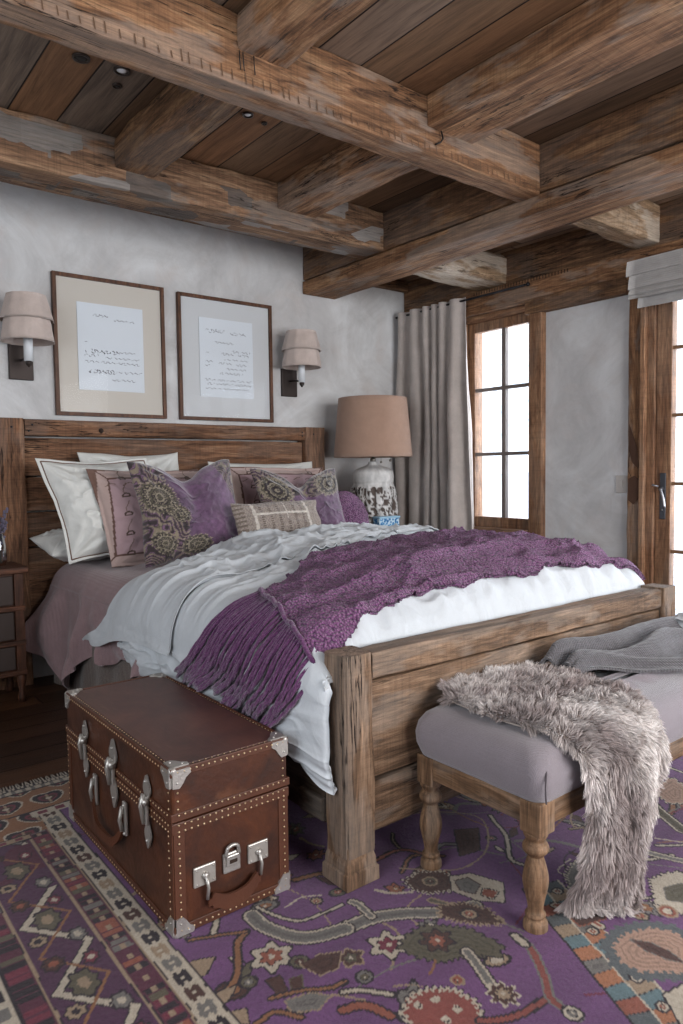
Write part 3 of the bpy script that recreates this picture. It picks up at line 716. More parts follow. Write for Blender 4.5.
# ---- mauve coverlet
MV = fabric('mauve_quilt', '957c7e', 700, .3, .92, .3, var=.12, stripes=('X', 22, .25))
n, m = 230, 170
q = np.linspace(-HW-.90, HW+.30, n); v = np.linspace(0, 1, m); Q, Vv = np.meshgrid(q, v, indexing='ij')
Yq = 2.80 + 1.42*Vv
e = np.clip(-Q-HW-.05, 0, None)
fold = np.sin(Vv*2*np.pi*3.3 + 1.2 + .6*np.sin(e*5)) ; fold2 = np.sin(Vv*2*np.pi*8.1 + .5 + e*4)
P = bedpt(Q, Yq, .018 + .004*fbm(Q*5, Yq*5, 0, 31)) - np.array([0, 0, 0.])
L_ = RR*math.pi/2
hz = np.interp(Vv, [0, .19, .5, .6, .7, .77, .84, .92, 1], [.34, .35, .28, .22, .12, .06, .16, .24, .26]) + .015*np.sin(Vv*40)
zed = .672 + .018 - .12
eq = np.clip(-Q-HW, 0, None)
P[..., 2] = np.where(eq > L_, zed - (eq-L_)/(.90-L_)*(zed-hz), P[..., 2])
e = eq*.6
g = ss(0., .5, e)
P[..., 0] -= g*(.050 + .050*fold*(.6+.4*Vv) + .020*fold2) + g*.10*ss(.55, 1., Vv) + .012*fbm(e*6, Yq*7, 0, 33)*ss(0, .2, e)
P[..., 1] += g*(.05*np.cos(Vv*2*np.pi*3.3+1.2) + .06*ss(.7, 1, Vv)*1.2)
P[..., 1] = np.minimum(P[..., 1], 4.262)
o = link('coverlet', sheet(P, thick=.008), MV); tag(o, 'mauve quilted coverlet draped to the floor at the bed head', 'coverlet')

# ---- white duvet
DV = fabric('duvet_cotton', 'c0c4c8', 1400, .12, .8, .1, var=.04, wr=.35)
n, m = 360, 260
q = np.concatenate([np.linspace(-HW-.60, -HW+.02, 200), np.linspace(-HW+.027, HW+.40, n-200)]); v = np.linspace(0, 1, m); Q, Vv = np.meshgrid(q, v, indexing='ij')
eq = np.clip(-Q-HW, 0, None)
Yq = 1.652*(1-Vv) + (headq(Q) - .10*ss(.1, .5, eq))*Vv
P = surf(Q, Yq); P[..., 1] -= .080*ss(.04, .16, eq)*ss(.22, 0, Vv)
o = link('duvet', sheet(P, thick=.020), DV); tag(o, 'puffy white duvet covering the foot half of the bed', 'duvet')
# ---- turned-back sheet with a pointed corner, lying on the duvet
n, m = 240, 110
u = np.linspace(0, 1, n); v = np.linspace(0, 1, m); Ug, Vv = np.meshgrid(u, v, indexing='ij')
ee = .25 + .26*Vv**2.4 + .012*np.sin(Vv*7); Q = -(HW+ee) + (HW+ee+.72)*Ug
e = np.clip(-Q-HW, 0, None)
yh = headq(Q) + .02 + .42*np.clip(e/.50, 0, 1)**2.0; yl = 2.48 + .03*np.sin(Q*6) + .25*ss(-.5, .6, Q)
Yq = yl*(1-Vv) + yh*Vv
P = surf(Q, Yq, .014, .25)
P[..., 0] -= .030*ss(.1, .5, e) + .012*np.sin(Vv*8+e*5)*ss(.1, .4, e) + .014*ss(.2, .5, e)*np.sin(e*30+Vv*3)*.4
P[..., 2] += .006*np.abs(fbm(Q*8, Yq*12, 0, 66, 3))*ss(.2, 0, e)
hm = .004*np.exp(-((Vv-.10)/.012)**2); P[..., 2] += hm*ss(.2, 0, e); P[..., 0] -= hm*ss(.1, .3, e)
o = link('top_sheet', sheet(P, thick=.004), DV); tag(o, 'white sheet turned back below the pillows, one pointed corner hanging', 'sheet')

# ---- purple knitted throw with fringe
N = NT('purple_knit'); tc = N.coord()
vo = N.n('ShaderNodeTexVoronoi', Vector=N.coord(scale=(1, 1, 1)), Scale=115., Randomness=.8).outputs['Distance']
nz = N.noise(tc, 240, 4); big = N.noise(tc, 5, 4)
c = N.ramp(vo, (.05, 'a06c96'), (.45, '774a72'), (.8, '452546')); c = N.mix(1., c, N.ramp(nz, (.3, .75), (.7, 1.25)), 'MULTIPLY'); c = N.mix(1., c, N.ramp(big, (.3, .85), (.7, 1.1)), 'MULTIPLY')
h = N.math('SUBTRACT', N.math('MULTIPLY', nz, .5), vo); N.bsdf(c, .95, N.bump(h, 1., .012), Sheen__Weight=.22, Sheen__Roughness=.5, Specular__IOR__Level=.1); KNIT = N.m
N = NT('purple_yarn'); nz = N.noise(N.coord(), 160, 4); c = N.ramp(nz, (.3, '42214400'[:6]), (.7, '754670')); N.bsdf(c, .95, N.bump(nz, .8, .006), Sheen__Weight=.4, Specular__IOR__Level=.1); YARN = N.m
n, m = 460, 200
u = np.linspace(0, 1, n); v = np.linspace(0, 1, m); Ug, Vv = np.meshgrid(u, v, indexing='ij')
q0 = -(HW+.11-.10*Vv); q1 = HW+.10; Q = q0 + (q1-q0)*Ug
yl = 1.63 + .09*ss(0, .16, Ug) - .02*ss(.6, .9, Ug) + .012*np.sin(Ug*30)
yu = 2.17 + .20*ss(0, .25, Ug) + .13*ss(.2, .6, Ug) - .14*ss(.65, 1., Ug)
Yq = yl*(1-Vv) + yu*Vv
P = surf(Q, Yq, .024); S0 = surf(Q, Yq, .024)
# the knit bridges the small creases below it
for _ in range(14):
    P[1:-1, 1:-1] = (P[:-2, 1:-1]+P[2:, 1:-1]+P[1:-1, :-2]+P[1:-1, 2:])/4
P[..., 2] = np.maximum(P[..., 2], S0[..., 2]-.004)
cell = np.abs(np.sin(Q*np.pi/.012 + np.sin(Yq*120)*.6) * np.sin(Yq*np.pi/.011 + Q*20))
P[..., 2] += .0035*cell + .004*fbm(Q*9, Yq*9, 0, 71)
P[..., 0] -= .004*cell*ss(-.05, .05, -Q-HW)
THR = P
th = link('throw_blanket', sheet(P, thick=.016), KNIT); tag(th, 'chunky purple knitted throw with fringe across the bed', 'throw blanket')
# rope seam where the fringe starts
seam = P[0] + np.array([-.006, 0, .004]); MB().tube(seam[::3], .008, 8).build('edge_cord', YARN, th)
rnd = random.Random(8)
NF = 40
for i in range(NF):
    f = (i+.5)/NF; a = seam[int(f*(m-1))]; e0 = .11-.10*f; y0 = a[1]
    Ln = .30 + rnd.uniform(-.025, .025) + .02*math.sin(f*9); jit = rnd.uniform(-.012, .012) + (.007 if i % 2 else -.007)*1.5
    dr = .15 + .12*f
    ts = np.linspace(0, 1, 18)
    yy = y0 + dr*ts*(.6+.4*ts) + jit*ts; E = e0 + ts*Ln
    b = surf(-(HW+E), yy, .020)
    for _ in range(5): b[1:-1] = (b[:-2]+b[2:]+b[1:-1])/3
    mb = MB()
    for sgn in (-1, 1):
        pts = b + np.stack([-.006-.004*np.sin(ts*16+i)*sgn*np.ones(18), sgn*.0035*np.cos(ts*16+i), .004*np.ones(18)*(1-ts)], -1)
        mb.tube(pts, .0040 + .0024*ts, 6)
    mb.build('fringe_tassel', YARN, th)

# ================================================================== pillows
def hx(h): return np.array(lin(h))
def pillow(name, label, center, w, h, t, lean, yaw=0, roll=0, mat=None, paint=None, flange=0., dent=0., pinch=.06, seed=0, group=None, n=150, fluff=.62, cat='pillow', wr=1., skew=0.):
    a, b, c = math.radians(90-lean), math.radians(yaw), math.radians(roll)
    Rm = (Rz(b) @ Rx(a) @ Rz(c))
    root = thing(name, label, cat, center, Rm.to_euler(), group or 'pillows piled at the head of the bed')
    u = np.linspace(-1, 1, n); U, Vv = np.meshgrid(u, u, indexing='ij')
    U = np.sign(U)*np.abs(U)**.9; Vv = np.sign(Vv)*np.abs(Vv)**.9
    x = w/2*U*(1 - pinch*np.cos(Vv*np.pi/2)); y = h/2*Vv*(1 - pinch*np.cos(U*np.pi/2))
    fu, fv = 1-flange/(w/2), 1-flange/(h/2)
    uu, vv = np.clip(np.abs(U)/fu, 0, 1), np.clip(np.abs(Vv)/fv, 0, 1)
    d = (1-uu**2.4)*(1-vv**2.4)
    rim = np.maximum(np.abs(U), np.abs(Vv))
    z = t/2*np.power(np.clip(d, 0, 1), fluff)*(1 - .12*Vv)
    if dent:
        g = np.exp(-(U/.30)**2)*ss(-.7, 1., Vv); y = y - dent*g*(1+.0*U); z = z*(1-.40*np.exp(-(U/.13)**2)*ss(-.5, 1, Vv))
        y = y + dent*.25*np.exp(-((np.abs(U)-.85)/.25)**2)*ss(.2, 1, Vv)
    x = x - skew*Vv + .012*fbm(U*1.8, Vv*1.8, 0, seed+40, 2); y = y + .012*fbm(U*1.8, Vv*1.8, 0, seed+41, 2)
    wz = (1-np.abs(fbm(U*2.6+seed, Vv*2.6, 0, seed, 3)))**4*.012*wr + fbm(U*7, Vv*4+seed, 0, seed+4, 3)*.003*wr
    ang = np.arctan2(np.abs(Vv)-1.0, np.abs(U)-1.0); rr_ = np.hypot(np.abs(U)-1, np.abs(Vv)-1)
    wz = wz + .006*wr*np.sin(ang*16+seed)*np.exp(-((rr_-.45)/.3)**2)
    edge = np.clip((1-rim)/.06, 0, 1)
    z = z + wz*edge*np.clip(d*3, 0, 1)
    fl = .006*fbm(U*5, Vv*5, 0, seed+2)*(1-edge*0)*(flange > 0)*(d <= 0.02)
    zf = z + .0025*edge + fl; zb = -z*.9 - .0025*edge + fl
    V = np.concatenate([np.stack([x, y, zf], -1).reshape(-1, 3), np.stack([x, y, zb], -1).reshape(-1, 3)])
    F = np.concatenate([gridfaces(n, n)[:, ::1], gridfaces(n, n, off=n*n)[:, ::-1]])
    col = None
    if paint is not None:
        cf = paint(U, Vv, x, y); col = np.concatenate([cf.reshape(-1, 3), cf.reshape(-1, 3)])
    me = npmesh(V, F, col)
    bm = bmesh.new(); bm.from_mesh(me); bmesh.ops.remove_doubles(bm, verts=bm.verts, dist=.0002); bm.to_mesh(me); bm.free()
    me.polygons.foreach_set('use_smooth', np.ones(len(me.polygons), bool))
    o = link('cover', me, mat, root)
    return root, (x, y, zf)
def linepts(x, y, z, sel):  return np.stack([x[sel], y[sel], z[sel]], -1)
def flange_cord(root, geo, fl, w, h, r, mat, name='piping', n=150):
    """a thin cord running round at distance fl from the edge"""
    x, y, z = geo; i0 = int(np.argmin(np.abs(x[:, n//2]-(-w/2+fl)))); i1 = n-1-i0
    j0 = int(np.argmin(np.abs(y[n//2, :]-(-h/2+fl)))); j1 = n-1-j0
    P = [(i, j0) for i in range(i0, i1, 3)] + [(i1, j) for j in range(j0, j1, 3)] + [(i, j1) for i in range(i1, i0, -3)] + [(i0, j) for j in range(j1, j0, -3)] + [(i0, j0)]
    pts = [(x[a, b], y[a, b], z[a, b]+r*.4) for a, b in P]
    MB().tube(pts, r, 6).build(name, mat, root, 'brown stitched line')
WH = fabric('white_percale', 'cfcfcb', 1500, .1, .85, .1, var=.04, wr=.25)
BRN = simple('brown_cord', '6a5348', .9)
CREAMF = WH
# lying flat at the headboard
pillow('pillow', 'small white pillow end lying flat against the headboard at left', (1.36, 4.12, .80), .50, .36, .15, 78, 4, 0, WH, seed=3, n=80)
pillow('pillow', 'plain white pillow upright against the headboard, at the left back', (1.677, 4.14, 1.036), .62, .58, .15, 14, 0, 0, WH, seed=5, n=110)
pillow('pillow', 'plain white pillow upright against the headboard, at the right back', (2.606, 4.14, .982), .83, .58, .15, 13, 0, 0, WH, seed=6, n=110)
def p_white(U, V, x, y): return np.broadcast_to(hx('cfcfcb'), U.shape+(3,)).copy()
r, g = pillow('pillow', 'large white pillow with a brown stitched border, leftmost in front', (1.43, 3.90, 1.006), .62, .58, .26, 17, 0, 1, WH, None, flange=.02, seed=8, pinch=.085, skew=.045, wr=1.8)
flange_cord(r, g, .045, .62, .58, .0035, BRN)
PK = fabric('pink_percale', None, 1300, .12, .88, .15, attr=True, var=.05, wr=.25)
def p_pink(w, h, seed):
    def f(U, V, x, y):
        c = np.broadcast_to(hx('a48b8f'), U.shape+(3,)).copy()
        dx, dy = w/2-np.abs(x), h/2-np.abs(y); d = np.minimum(dx, dy)
        c[d < .062] = hx('ab9690')
        def put(m, col): c[m] = hx(col)
        put(np.abs(d-.062) < .0045, '5e463f'); put(d < .010, '6b534a')
        put((np.abs(dx-dy) < .005) & (d < .062), '5e463f')
        # little embroidered bells and sprigs along the border
        for k in range(-2, 3):
            for sx in (-1, 1):
                X0, Y0 = sx*(w/2-.135), k*h*.19 + .01*seed
                rr = np.hypot((x-X0)/1.25, y-Y0); put((np.abs(rr-.013) < .0035) & (y > Y0-.006), '4f4038'); put((np.abs(y-Y0+.006) < .003) & (np.abs(x-X0) < .018), '4f4038')
                put((np.abs(x-X0+.010*np.sin(y*60)) < .0022) & (np.abs(y-Y0-.045) < .03), '6d5a4e')
        for k in range(-3, 4):
            X0 = k*w*.13; put((np.abs(y-(h/2-.10)-.008*np.sin(x*70)) < .0022) & (np.abs(x-X0) < .028), '6d5a4e')
        return c
    return f
pillow('pillow', 'pink pillow with brown border lines and stitched bells, left stack', (1.635, 3.735, .955), .65, .54, .19, 17, 0, -1, PK, p_pink(.65, .54, 0), flange=.02, seed=12, pinch=.03, skew=.035)
pillow('pillow', 'pink pillow with a brown border, behind the right purple pillow', (2.593, 3.93, .971), .74, .53, .17, 17, 0, -1, PK, p_pink(.74, .53, 1), flange=.02, seed=13, pinch=.03)
VEL = fabric('velvet_print', None, 700, .15, .8, .7, attr=True, var=.22, vs=30)
def p_velvet(cents, seed, band):
    def f(U, V, x, y):
        nz = fbm(x*9, y*9, 0, seed, 4); c = hx('634862')[None, None]*(1+.40*nz[..., None])
        c = c*(1+.35*(fbm(x*70, y*70, 0, seed+9, 2)[..., None]))
        wx = x + .006*fbm(x*40, y*40, 0, seed+3); wy = y + .006*fbm(x*40+9, y*40, 0, seed+4)
        # ornate scrollwork: nested contour lines in olive, grey and dark
        bm_ = band(x, y); q_ = fbm(wx*11+3, wy*11, 0, seed+30, 2); L_ = np.sin(q_*34)
        inb = bm_ > .5
        c[inb] = c[inb]*.5 + hx('4c443c')*.5
        c[inb & (L_ > .6)] = hx('827664'); c[inb & (L_ < -.45)] = hx('332a2c'); c[inb & (np.abs(L_) < .16)] = hx('7a5a76')
        pal = [hx(k) for k in ('332a2e', '857a69', '565043', '71496a', '8a8070', '3d3036')]
        for (cx, cy, R, asp, an, wn) in cents:
            ca, sa = math.cos(an), math.sin(an); X = (wx-cx)*ca + (wy-cy)*sa; Y = -(wx-cx)*sa + (wy-cy)*ca
            X = X + .35*Y*np.abs(Y)/R; rr = np.hypot(X/asp, Y)/R; th = np.arctan2(Y, X); rr = rr*(1+.05*np.sin(th*wn))
            k = np.floor(rr*7).astype(int); inside = rr < 1.
            for j in range(8):
                m = inside & (k == j); c[m] = pal[(j*2+seed) % 6]
            c[(np.sin(th*wn*1.5) > .2) & inside & ((k == 2) | (k == 5))] = hx('8f8471')
            c[inside & ((rr*7) % 1 < .25)] = hx('2c2427'); c[(np.abs(rr-1.07) < .05) & (np.sin(th*wn*2) > 0)] = hx('938774')
        sp = (np.abs(fbm(x*26, y*26, 0, seed+21, 2)) < .05) & (fbm(x*6+1, y*6, 0, seed+5) > .12); c[sp] = c[sp]*.45
        return np.clip(c, 0, 1)
    return f
pillow('pillow', 'purple velvet pillow with a large paisley medallion, front of the left stack', (1.719, 3.50, .985), .61, .55, .17, 20, 0, 1, VEL,
       p_velvet([(-.185, .07, .095, .8, .25, 18), (-.10, -.03, .05, .8, .5, 12), (-.03, -.19, .045, 1.8, .2, 9), (-.20, -.17, .05, 1.2, -.4, 10)], 2, lambda x, y: ss(-.09, -.12, x+.25*y*np.abs(y)/.2+.03*np.sin(y*20)) + ss(.22, .25, x+.4*(y-.1))), dent=.085, seed=21, pinch=.09, wr=.7)
pillow('pillow', 'purple velvet pillow with grey patterned top, right of the beige one', (2.545, 3.64, .965), .64, .49, .16, 20, 0, -1, VEL,
       p_velvet([(-.20, .10, .075, 1.4, -.5, 14), (.20, .14, .07, 1.5, .6, 12)], 4, lambda x, y: ss(.04, .07, y-.35*x+.03*np.sin(x*18))), dent=.085, seed=25, pinch=.09, wr=.7)
WOV = fabric('woven_beige', None, 330, .9, .95, .3, attr=True, var=.25, vs=60)
def p_lumbar(U, V, x, y):
    c = np.broadcast_to(hx('8d8079'), U.shape+(3,)).copy()
    t = (np.sin(x*420) > 0) ^ (np.sin(y*300) > 0); c[t] = hx('9f9389')
    st = (np.abs(((x+.005) % .052)-.026) < .008) & (np.abs(x) < .165); c[st & (np.sin(y*520) > -.4)] = hx('6c5f58')
    for X0 in (-.175, .165): c[np.abs(x-X0) < .008] = hx('cfc6bc')
    for Y0 in (.035,): c[(np.abs(y-Y0) < .006) & (np.abs(x) < .17)] = hx('cfc6bc')
    c[(np.abs(x-.02) < .004) & (y > .0)] = hx('c4bab0')
    c[(x < -.225) & (np.sin(y*260) > .2)] = hx('75685f')
    return c
pillow('pillow', 'small beige woven lumbar pillow with cream bars, in front of the purple ones', (2.162, 3.32, .915), .57, .24, .13, 22, 0, 0, WOV, p_lumbar, seed=31, pinch=.05, wr=.5)
# round purple cushion, shaggy knit
rc = thing('round_cushion', 'round purple knitted cushion beside the lamp', 'cushion', (2.99, 3.75, .885), (Rz(math.radians(8)) @ Rx(math.radians(72))).to_euler())
th_ = np.linspace(0, np.pi, 60); ph_ = np.linspace(0, 2*np.pi, 140, endpoint=False); PH, TH = np.meshgrid(ph_, th_, indexing='ij')
bump_ = 1 + .030*np.abs(np.sin(PH*16+TH*6)*np.sin(TH*22)) + .02*fbm(np.cos(PH)*6, np.sin(PH)*6, TH*4, 3)
R0 = .178*np.sin(TH)**.8*bump_
link('cover', sheet(np.stack([R0*np.cos(PH), R0*np.sin(PH), .062*np.cos(TH)*bump_], -1), cu=True, flip=True), KNIT, rc)

# ================================================================== nightstands, lamp, vase, box
def nightstand(label, x0, x1, y0, y1, zt):
    s = thing('nightstand', label, 'nightstand', ((x0+x1)/2, (y0+y1)/2, 0), group='matching bedside nightstands')
    hewn('top', x0-.02, x1+.02, y0-.02, y1, zt-.032, zt, NSW, s, 81, amp=.002, wane=.004, r=.006)
    mb = MB(); mb.box(x0+.012, x1-.012, y0+.02, y1-.005, .155, zt-.032, .003); mb.build('carcass', NSW('X'), s)
    for z in (.16, .318, .50): MB().box(x0-.004, x1+.004, y0-.006, y1, z-.013, z+.013, .004).build('moulding', NSW('X'), s)
    for k, (a, b) in enumerate(((.178, .300), (.336, .482), (.518, zt-.045))):
        d = MB().box(x0+.05, x1-.05, y0+.004, y0+.03, a, b, .006).build('drawer', simple('drawer_grey_wood', '3a2d28', .7, bump=.3, bscale=40, var=.3), s, 'darker drawer front')
        MB().sphere(((x0+x1)/2, y0-.012, (a+b)/2), .012).build('knob', IRON, d)
        d2 = MB().box(x1-.016, x1-.006, y0+.06, y1-.05, a, b, .003).build('side_panel', simple('drawer_grey_wood', '3a2d28', .7), s)
    for x in (x0, x1-.045):
        for y in (y0, y1-.05):
            mb = MB(); mb.box(x, x+.045, y, y+.045, .15, zt-.034, .003)
            mb.lathe([(.017, 0), (.022, .03), (.014, .06), (.024, .12), (.022, .155)], (x+.022, y+.022, 0), 12); mb.build('leg', NSW('Z'), s)
    return s
nightstand('dark brown nightstand with stacked drawers, left of the bed', .45, .985, 3.965, 4.262, .715)
nightstand('dark brown nightstand on the far side of the bed, under the table lamp', 3.27, 3.80, 3.80, 4.34, .745)
tl = thing('table_lamp', 'table lamp with a tan drum shade and a mottled pottery base', 'lamp', (3.46, 4.02, .745))
lx, ly = 3.445, 4.02
prof = [(.105, .745), (.135, .755), (.155, .80), (.166, .86), (.168, .92), (.160, .99), (.150, 1.06), (.150, 1.085), (.147, 1.10), (.150, 1.115), (.150, 1.16), (.143, 1.185), (.115, 1.205), (.06, 1.225), (.04, 1.24), (.036, 1.255)]
pr = catmull(prof, 6); A = np.linspace(0, 2*np.pi, 150, endpoint=False); Ag, I = np.meshgrid(A, np.arange(len(pr)), indexing='ij')
Rr = pr[I, 0]; Zr = pr[I, 1]; low = 1-ss(1.06, 1.09, Zr)
rel = (1-np.abs(fbm(np.cos(Ag)*6.5, np.sin(Ag)*6.5, Zr*34, 5, 2)))**3
spi = .5+.5*np.sin(Ag*12 + 5*fbm(np.cos(Ag)*2, np.sin(Ag)*2, Zr*9, 8)); Rr = Rr + low*(.018*rel + .012*spi - .012)
cc = np.where((low*(1.25-rel*.95-spi*.30) > .56)[..., None], hx('564b46'), hx('c6c4c2')); cc = cc*(1+.3*fbm(np.cos(Ag)*9, np.sin(Ag)*9, Zr*30, 9)[..., None])
CER = fabric('pottery_glaze', None, 60, .2, .45, 0., attr=True, var=.1)
link('base', sheet(np.stack([lx+Rr*np.cos(Ag), ly+Rr*np.sin(Ag), Zr], -1), cu=True, col=np.clip(cc, 0, 1), flip=True), CER, tl)
mb = MB(); mb.lathe([(.001, .746), (.10, .746), (.10, .75)], (lx, ly, 0), 20); mb.lathe([(.02, 1.25), (.022, 1.275), (.012, 1.285), (.012, 1.33), (.02, 1.34), (.018, 1.36)], (lx, ly, 0), 16); mb.build('socket', simple('nickel', '8d8780', .3, .9), tl)
a_ = np.linspace(0, 2*np.pi, 80, endpoint=False); z_ = np.linspace(1.287, 1.715, 12); Ag, Zg = np.meshgrid(a_, z_, indexing='ij'); Rg = .286 - (.286-.247)*(Zg-1.287)/.428
TAN = fabric('shade_tan', 'a98a78', 900, .5, .9, .2, var=.08)
link('lamp_shade', sheet(np.stack([lx+Rg*np.cos(Ag), ly+Rg*np.sin(Ag), Zg], -1), cu=True, thick=.003, flip=True), TAN, tl)
mb = MB()
for k in range(3):
    a = k*2*math.pi/3 + .3; mb.tube([(lx, ly, 1.69), (lx+.246*math.cos(a), ly+.246*math.sin(a), 1.70)], .002, 6)
mb.tube([(lx, ly, 1.34), (lx, ly, 1.70)], .004, 8); mb.sphere((lx, ly, 1.705), .010); mb.build('harp', simple('nickel', '8d8780', .3, .9), tl)
mb = MB(); mb.sphere((lx, ly, 1.45), .035, (1, 1, 1.3)); mb.build('bulb', simple('bulb_white', 'd8d5cf', .3), tl)
for dx, zz_ in ((.13, 1.262), (-.02, 1.25)):
    MB().tube([(lx+.6*dx+.02, ly-.08, 1.42), (lx+dx*.6+.02, ly-.08, zz_+.008)], .0014, 5).sphere((lx+dx*.6+.02, ly-.08, zz_), .009).build('pull_chain', simple('nickel', '8d8780', .3, .9), tl)
bb_ = thing('decorative_box', 'small blue and white patterned box in front of the table lamp', 'box', (3.42, 3.84, .745))
N = NT('blue_pattern'); v = N.n('ShaderNodeTexVoronoi', Vector=N.coord(), Scale=55.).outputs['Distance']; c = N.ramp(v, (.25, '1f5f95'), (.45, '3f86b8'), (.6, 'b9cdd8')); N.bsdf(c, .5)
MB().box(3.31, 3.50, 3.80, 3.87, .746, .850, .003).build('body', N.m, bb_)
MB().box(3.305, 3.505, 3.795, 3.875, .850, .864, .003).build('lid', simple('box_lid_blue', '8fb4cc', .5), bb_)
vs = thing('flower_vase', 'clear glass vase on the left nightstand', 'vase', (.90, 4.10, .716))
mb = MB(); mb.lathe([(.001, .722), (.030, .722), (.040, .75), (.036, .82), (.026, .87), (.030, .89), (.033, .89), (.029, .87), (.039, .82), (.043, .75), (.034, .717), (.001, .717)], (.90, 4.10, 0), 24, cap=False); mb.build('glass', glassmat('vase_glass', (.85, .87, .9), .8), vs)
lv = thing('dried_flowers', 'dusky lavender stems in the vase on the left nightstand', 'flowers', (.90, 4.10, .73))
rnd = random.Random(4); STM = simple('stem_green', '4a4a3c', .8); LAV = simple('lavender', '6a6478', .9, var=.3, bscale=60)
for k in range(11):
    a = rnd.uniform(0, 6.28); sp = rnd.uniform(.03, .13); h = rnd.uniform(.20, .36); tp = (.90+sp*math.cos(a), 4.10+sp*math.sin(a)*.7, .73+h)
    pts = catmull([(.90+.01*math.cos(a), 4.10+.01*math.sin(a), .73), (.90+sp*.4*math.cos(a), 4.10+sp*.3*math.sin(a), .73+h*.5), tp], 5)
    st = MB().tube(pts, .0016, 5).build('stem', STM, lv)
    mb = MB(); d = (pts[-1]-pts[-4]); d /= np.linalg.norm(d)
    for j in range(26):
        p = pts[-1] - d*j*.0042; mb.sphere((p[0]+rnd.uniform(-.011, .011), p[1]+rnd.uniform(-.011, .011), p[2]+rnd.uniform(-.004, .004)), rnd.uniform(.004, .0075), seg=6)
    mb.build('blossom', LAV, st)

# ================================================================== trunk
N = NT('trunk_leather'); tc = N.coord(); a = N.noise(tc, 7, 6, .7, .6); b = N.noise(tc, 60, 4); s1 = N.noise(N.coord(scale=(2, 26, 3), rot=(0, 0, .5)), 4, 4, .6)
c = N.ramp(a, (.3, '2b170f'), (.5, '412214'), (.7, '56301d')); c = N.mix(N.ramp(s1, (.62, 0.), (.72, .25)), c, '7d5238'); N.bsdf(c, N.ramp(a, (.3, .50), (.7, .36)), N.bump(b, .25, .004), Specular__IOR__Level=.45); LEA = N.m
N = NT('trunk_top_leather'); tc = N.coord(); a = N.noise(tc, 5, 6, .7, .5); s1 = N.noise(N.coord(scale=(30, 3, 3), rot=(0, 0, .35)), 3, 5, .7)
c = N.ramp(a, (.3, '3e2822'), (.55, '583930'), (.75, '6b473b')); c = N.mix(N.ramp(s1, (.58, 0.), (.75, .35)), c, '8a6a5e'); N.bsdf(c, .42, N.bump(s1, .15, .004), Specular__IOR__Level=.5); LEAT = N.m
BAND = simple('leather_band', '522d1b', .5, bump=.3, bscale=90, var=.25)
STEEL = simple('worn_nickel', 'b9b4ae', .38, .7, .35, 120, var=.25)
BRASS = simple('nail_brass', 'c2a988', .3, .8)
tx0, tx1, ty0, ty1, tz = .745, 1.090, 1.662, 2.495, .450
tk = thing('trunk', 'brown leather steamer trunk with studs, at the side of the bed', 'trunk', ((tx0+tx1)/2, (ty0+ty1)/2, 0))
body = MB().box(tx0, tx1, ty0, ty1, .014, .310, .006).build('body', LEA, tk)
lid = MB().box(tx0-.002, tx1+.002, ty0-.002, ty1+.002, .314, tz-.002, .008).build('lid', LEA, tk)
MB().box(tx0+.012, tx1-.012, ty0+.012, ty1-.012, tz-.006, tz+.001, .002).build('top_panel', LEAT, lid, 'dark scuffed top')
e_ = .0035
def ring(z0, z1, par, g=.0):
    mb = MB(); mb.box(tx0-e_-g, tx0+.002, ty0-e_-g, ty1+e_+g, z0, z1, .0015); mb.box(tx1-.002, tx1+e_+g, ty0-e_-g, ty1+e_+g, z0, z1, .0015)
    mb.box(tx0, tx1, ty0-e_-g, ty0+.002, z0, z1, .0015); mb.box(tx0, tx1, ty1-.002, ty1+e_+g, z0, z1, .0015); mb.build('edge_band', BAND, par)
ring(.282, .309, body, .001); ring(.315, .336, lid, .003); ring(.430, .452, lid, .001); ring(.016, .040, body, .001)
for x in (tx0, tx1-.03):
    for y in (ty0-e_, ty1-.002): MB().box(x, x+.03, y, y+.002+e_, .014, .31, .001).build('corner_band', BAND, body)
for x in (tx0-e_, tx1-.002):
    for y in (ty0, ty1-.03): MB().box(x, x+.002+e_, y, y+.03, .014, .31, .001).build('corner_band', BAND, body)
# studs
S = []
sp = .0165
def row(p0, p1, nrm):
    p0, p1 = np.array(p0), np.array(p1); L = np.linalg.norm(p1-p0); k = max(2, int(L/sp))
    for t in np.linspace(0, 1, k): S.append((tuple(p0+(p1-p0)*t), nrm))
yf = ty0-e_-.002; xl = tx0-e_-.002
for z in (.304, .287, .331, .442, .028):
    g = .002 if z == .331 else 0
    row((tx0+.014, yf-g, z), (tx1-.014, yf-g, z), 1); row((xl-g, ty0+.014, z), (xl-g, ty1-.014, z), 0)
row((tx0+.014, yf, .045), (tx0+.014, yf, .275), 1); row((tx1-.014, yf, .045), (tx1-.014, yf, .275), 1)
row((xl, ty0+.014, .045), (xl, ty0+.014, .275), 0); row((xl, ty1-.014, .045), (xl, ty1-.014, .275), 0)
row((tx0+.014, ty0-.003, .345), (tx0+.014, ty0-.003, .43), 1); row((tx1-.014, ty0-.003, .345), (tx1-.014, ty0-.003, .43), 1); row((tx0-.003, ty0+.014, .345), (tx0-.003, ty0+.014, .43), 0)
row((tx0+.008, ty0+.01, tz), (tx0+.008, ty1-.01, tz), 2); row((tx1-.008, ty0+.01, tz), (tx1-.008, ty1-.01, tz), 2); row((tx0+.01, ty0+.008, tz), (tx1-.01, ty0+.008, tz), 2)
S.sort(key=lambda q: (Vector(q[0])-Vector((0, 0, 1.2))).length)
def stud(mb, p, ax):
    M = {0: Ry(-math.pi/2), 1: Rx(math.pi/2), 2: Matrix.Identity(4)}[ax]
    rr = .0032 if ax != 2 else .0022
    mb.lathe([(rr, 0), (rr*.85, .0012), (rr*.45, .0022), (.0003, .0025)], M=T_(*p) @ M, seg=8)
sm = MB(); stud(sm, (0, 0, 0), 1); base_m = {}
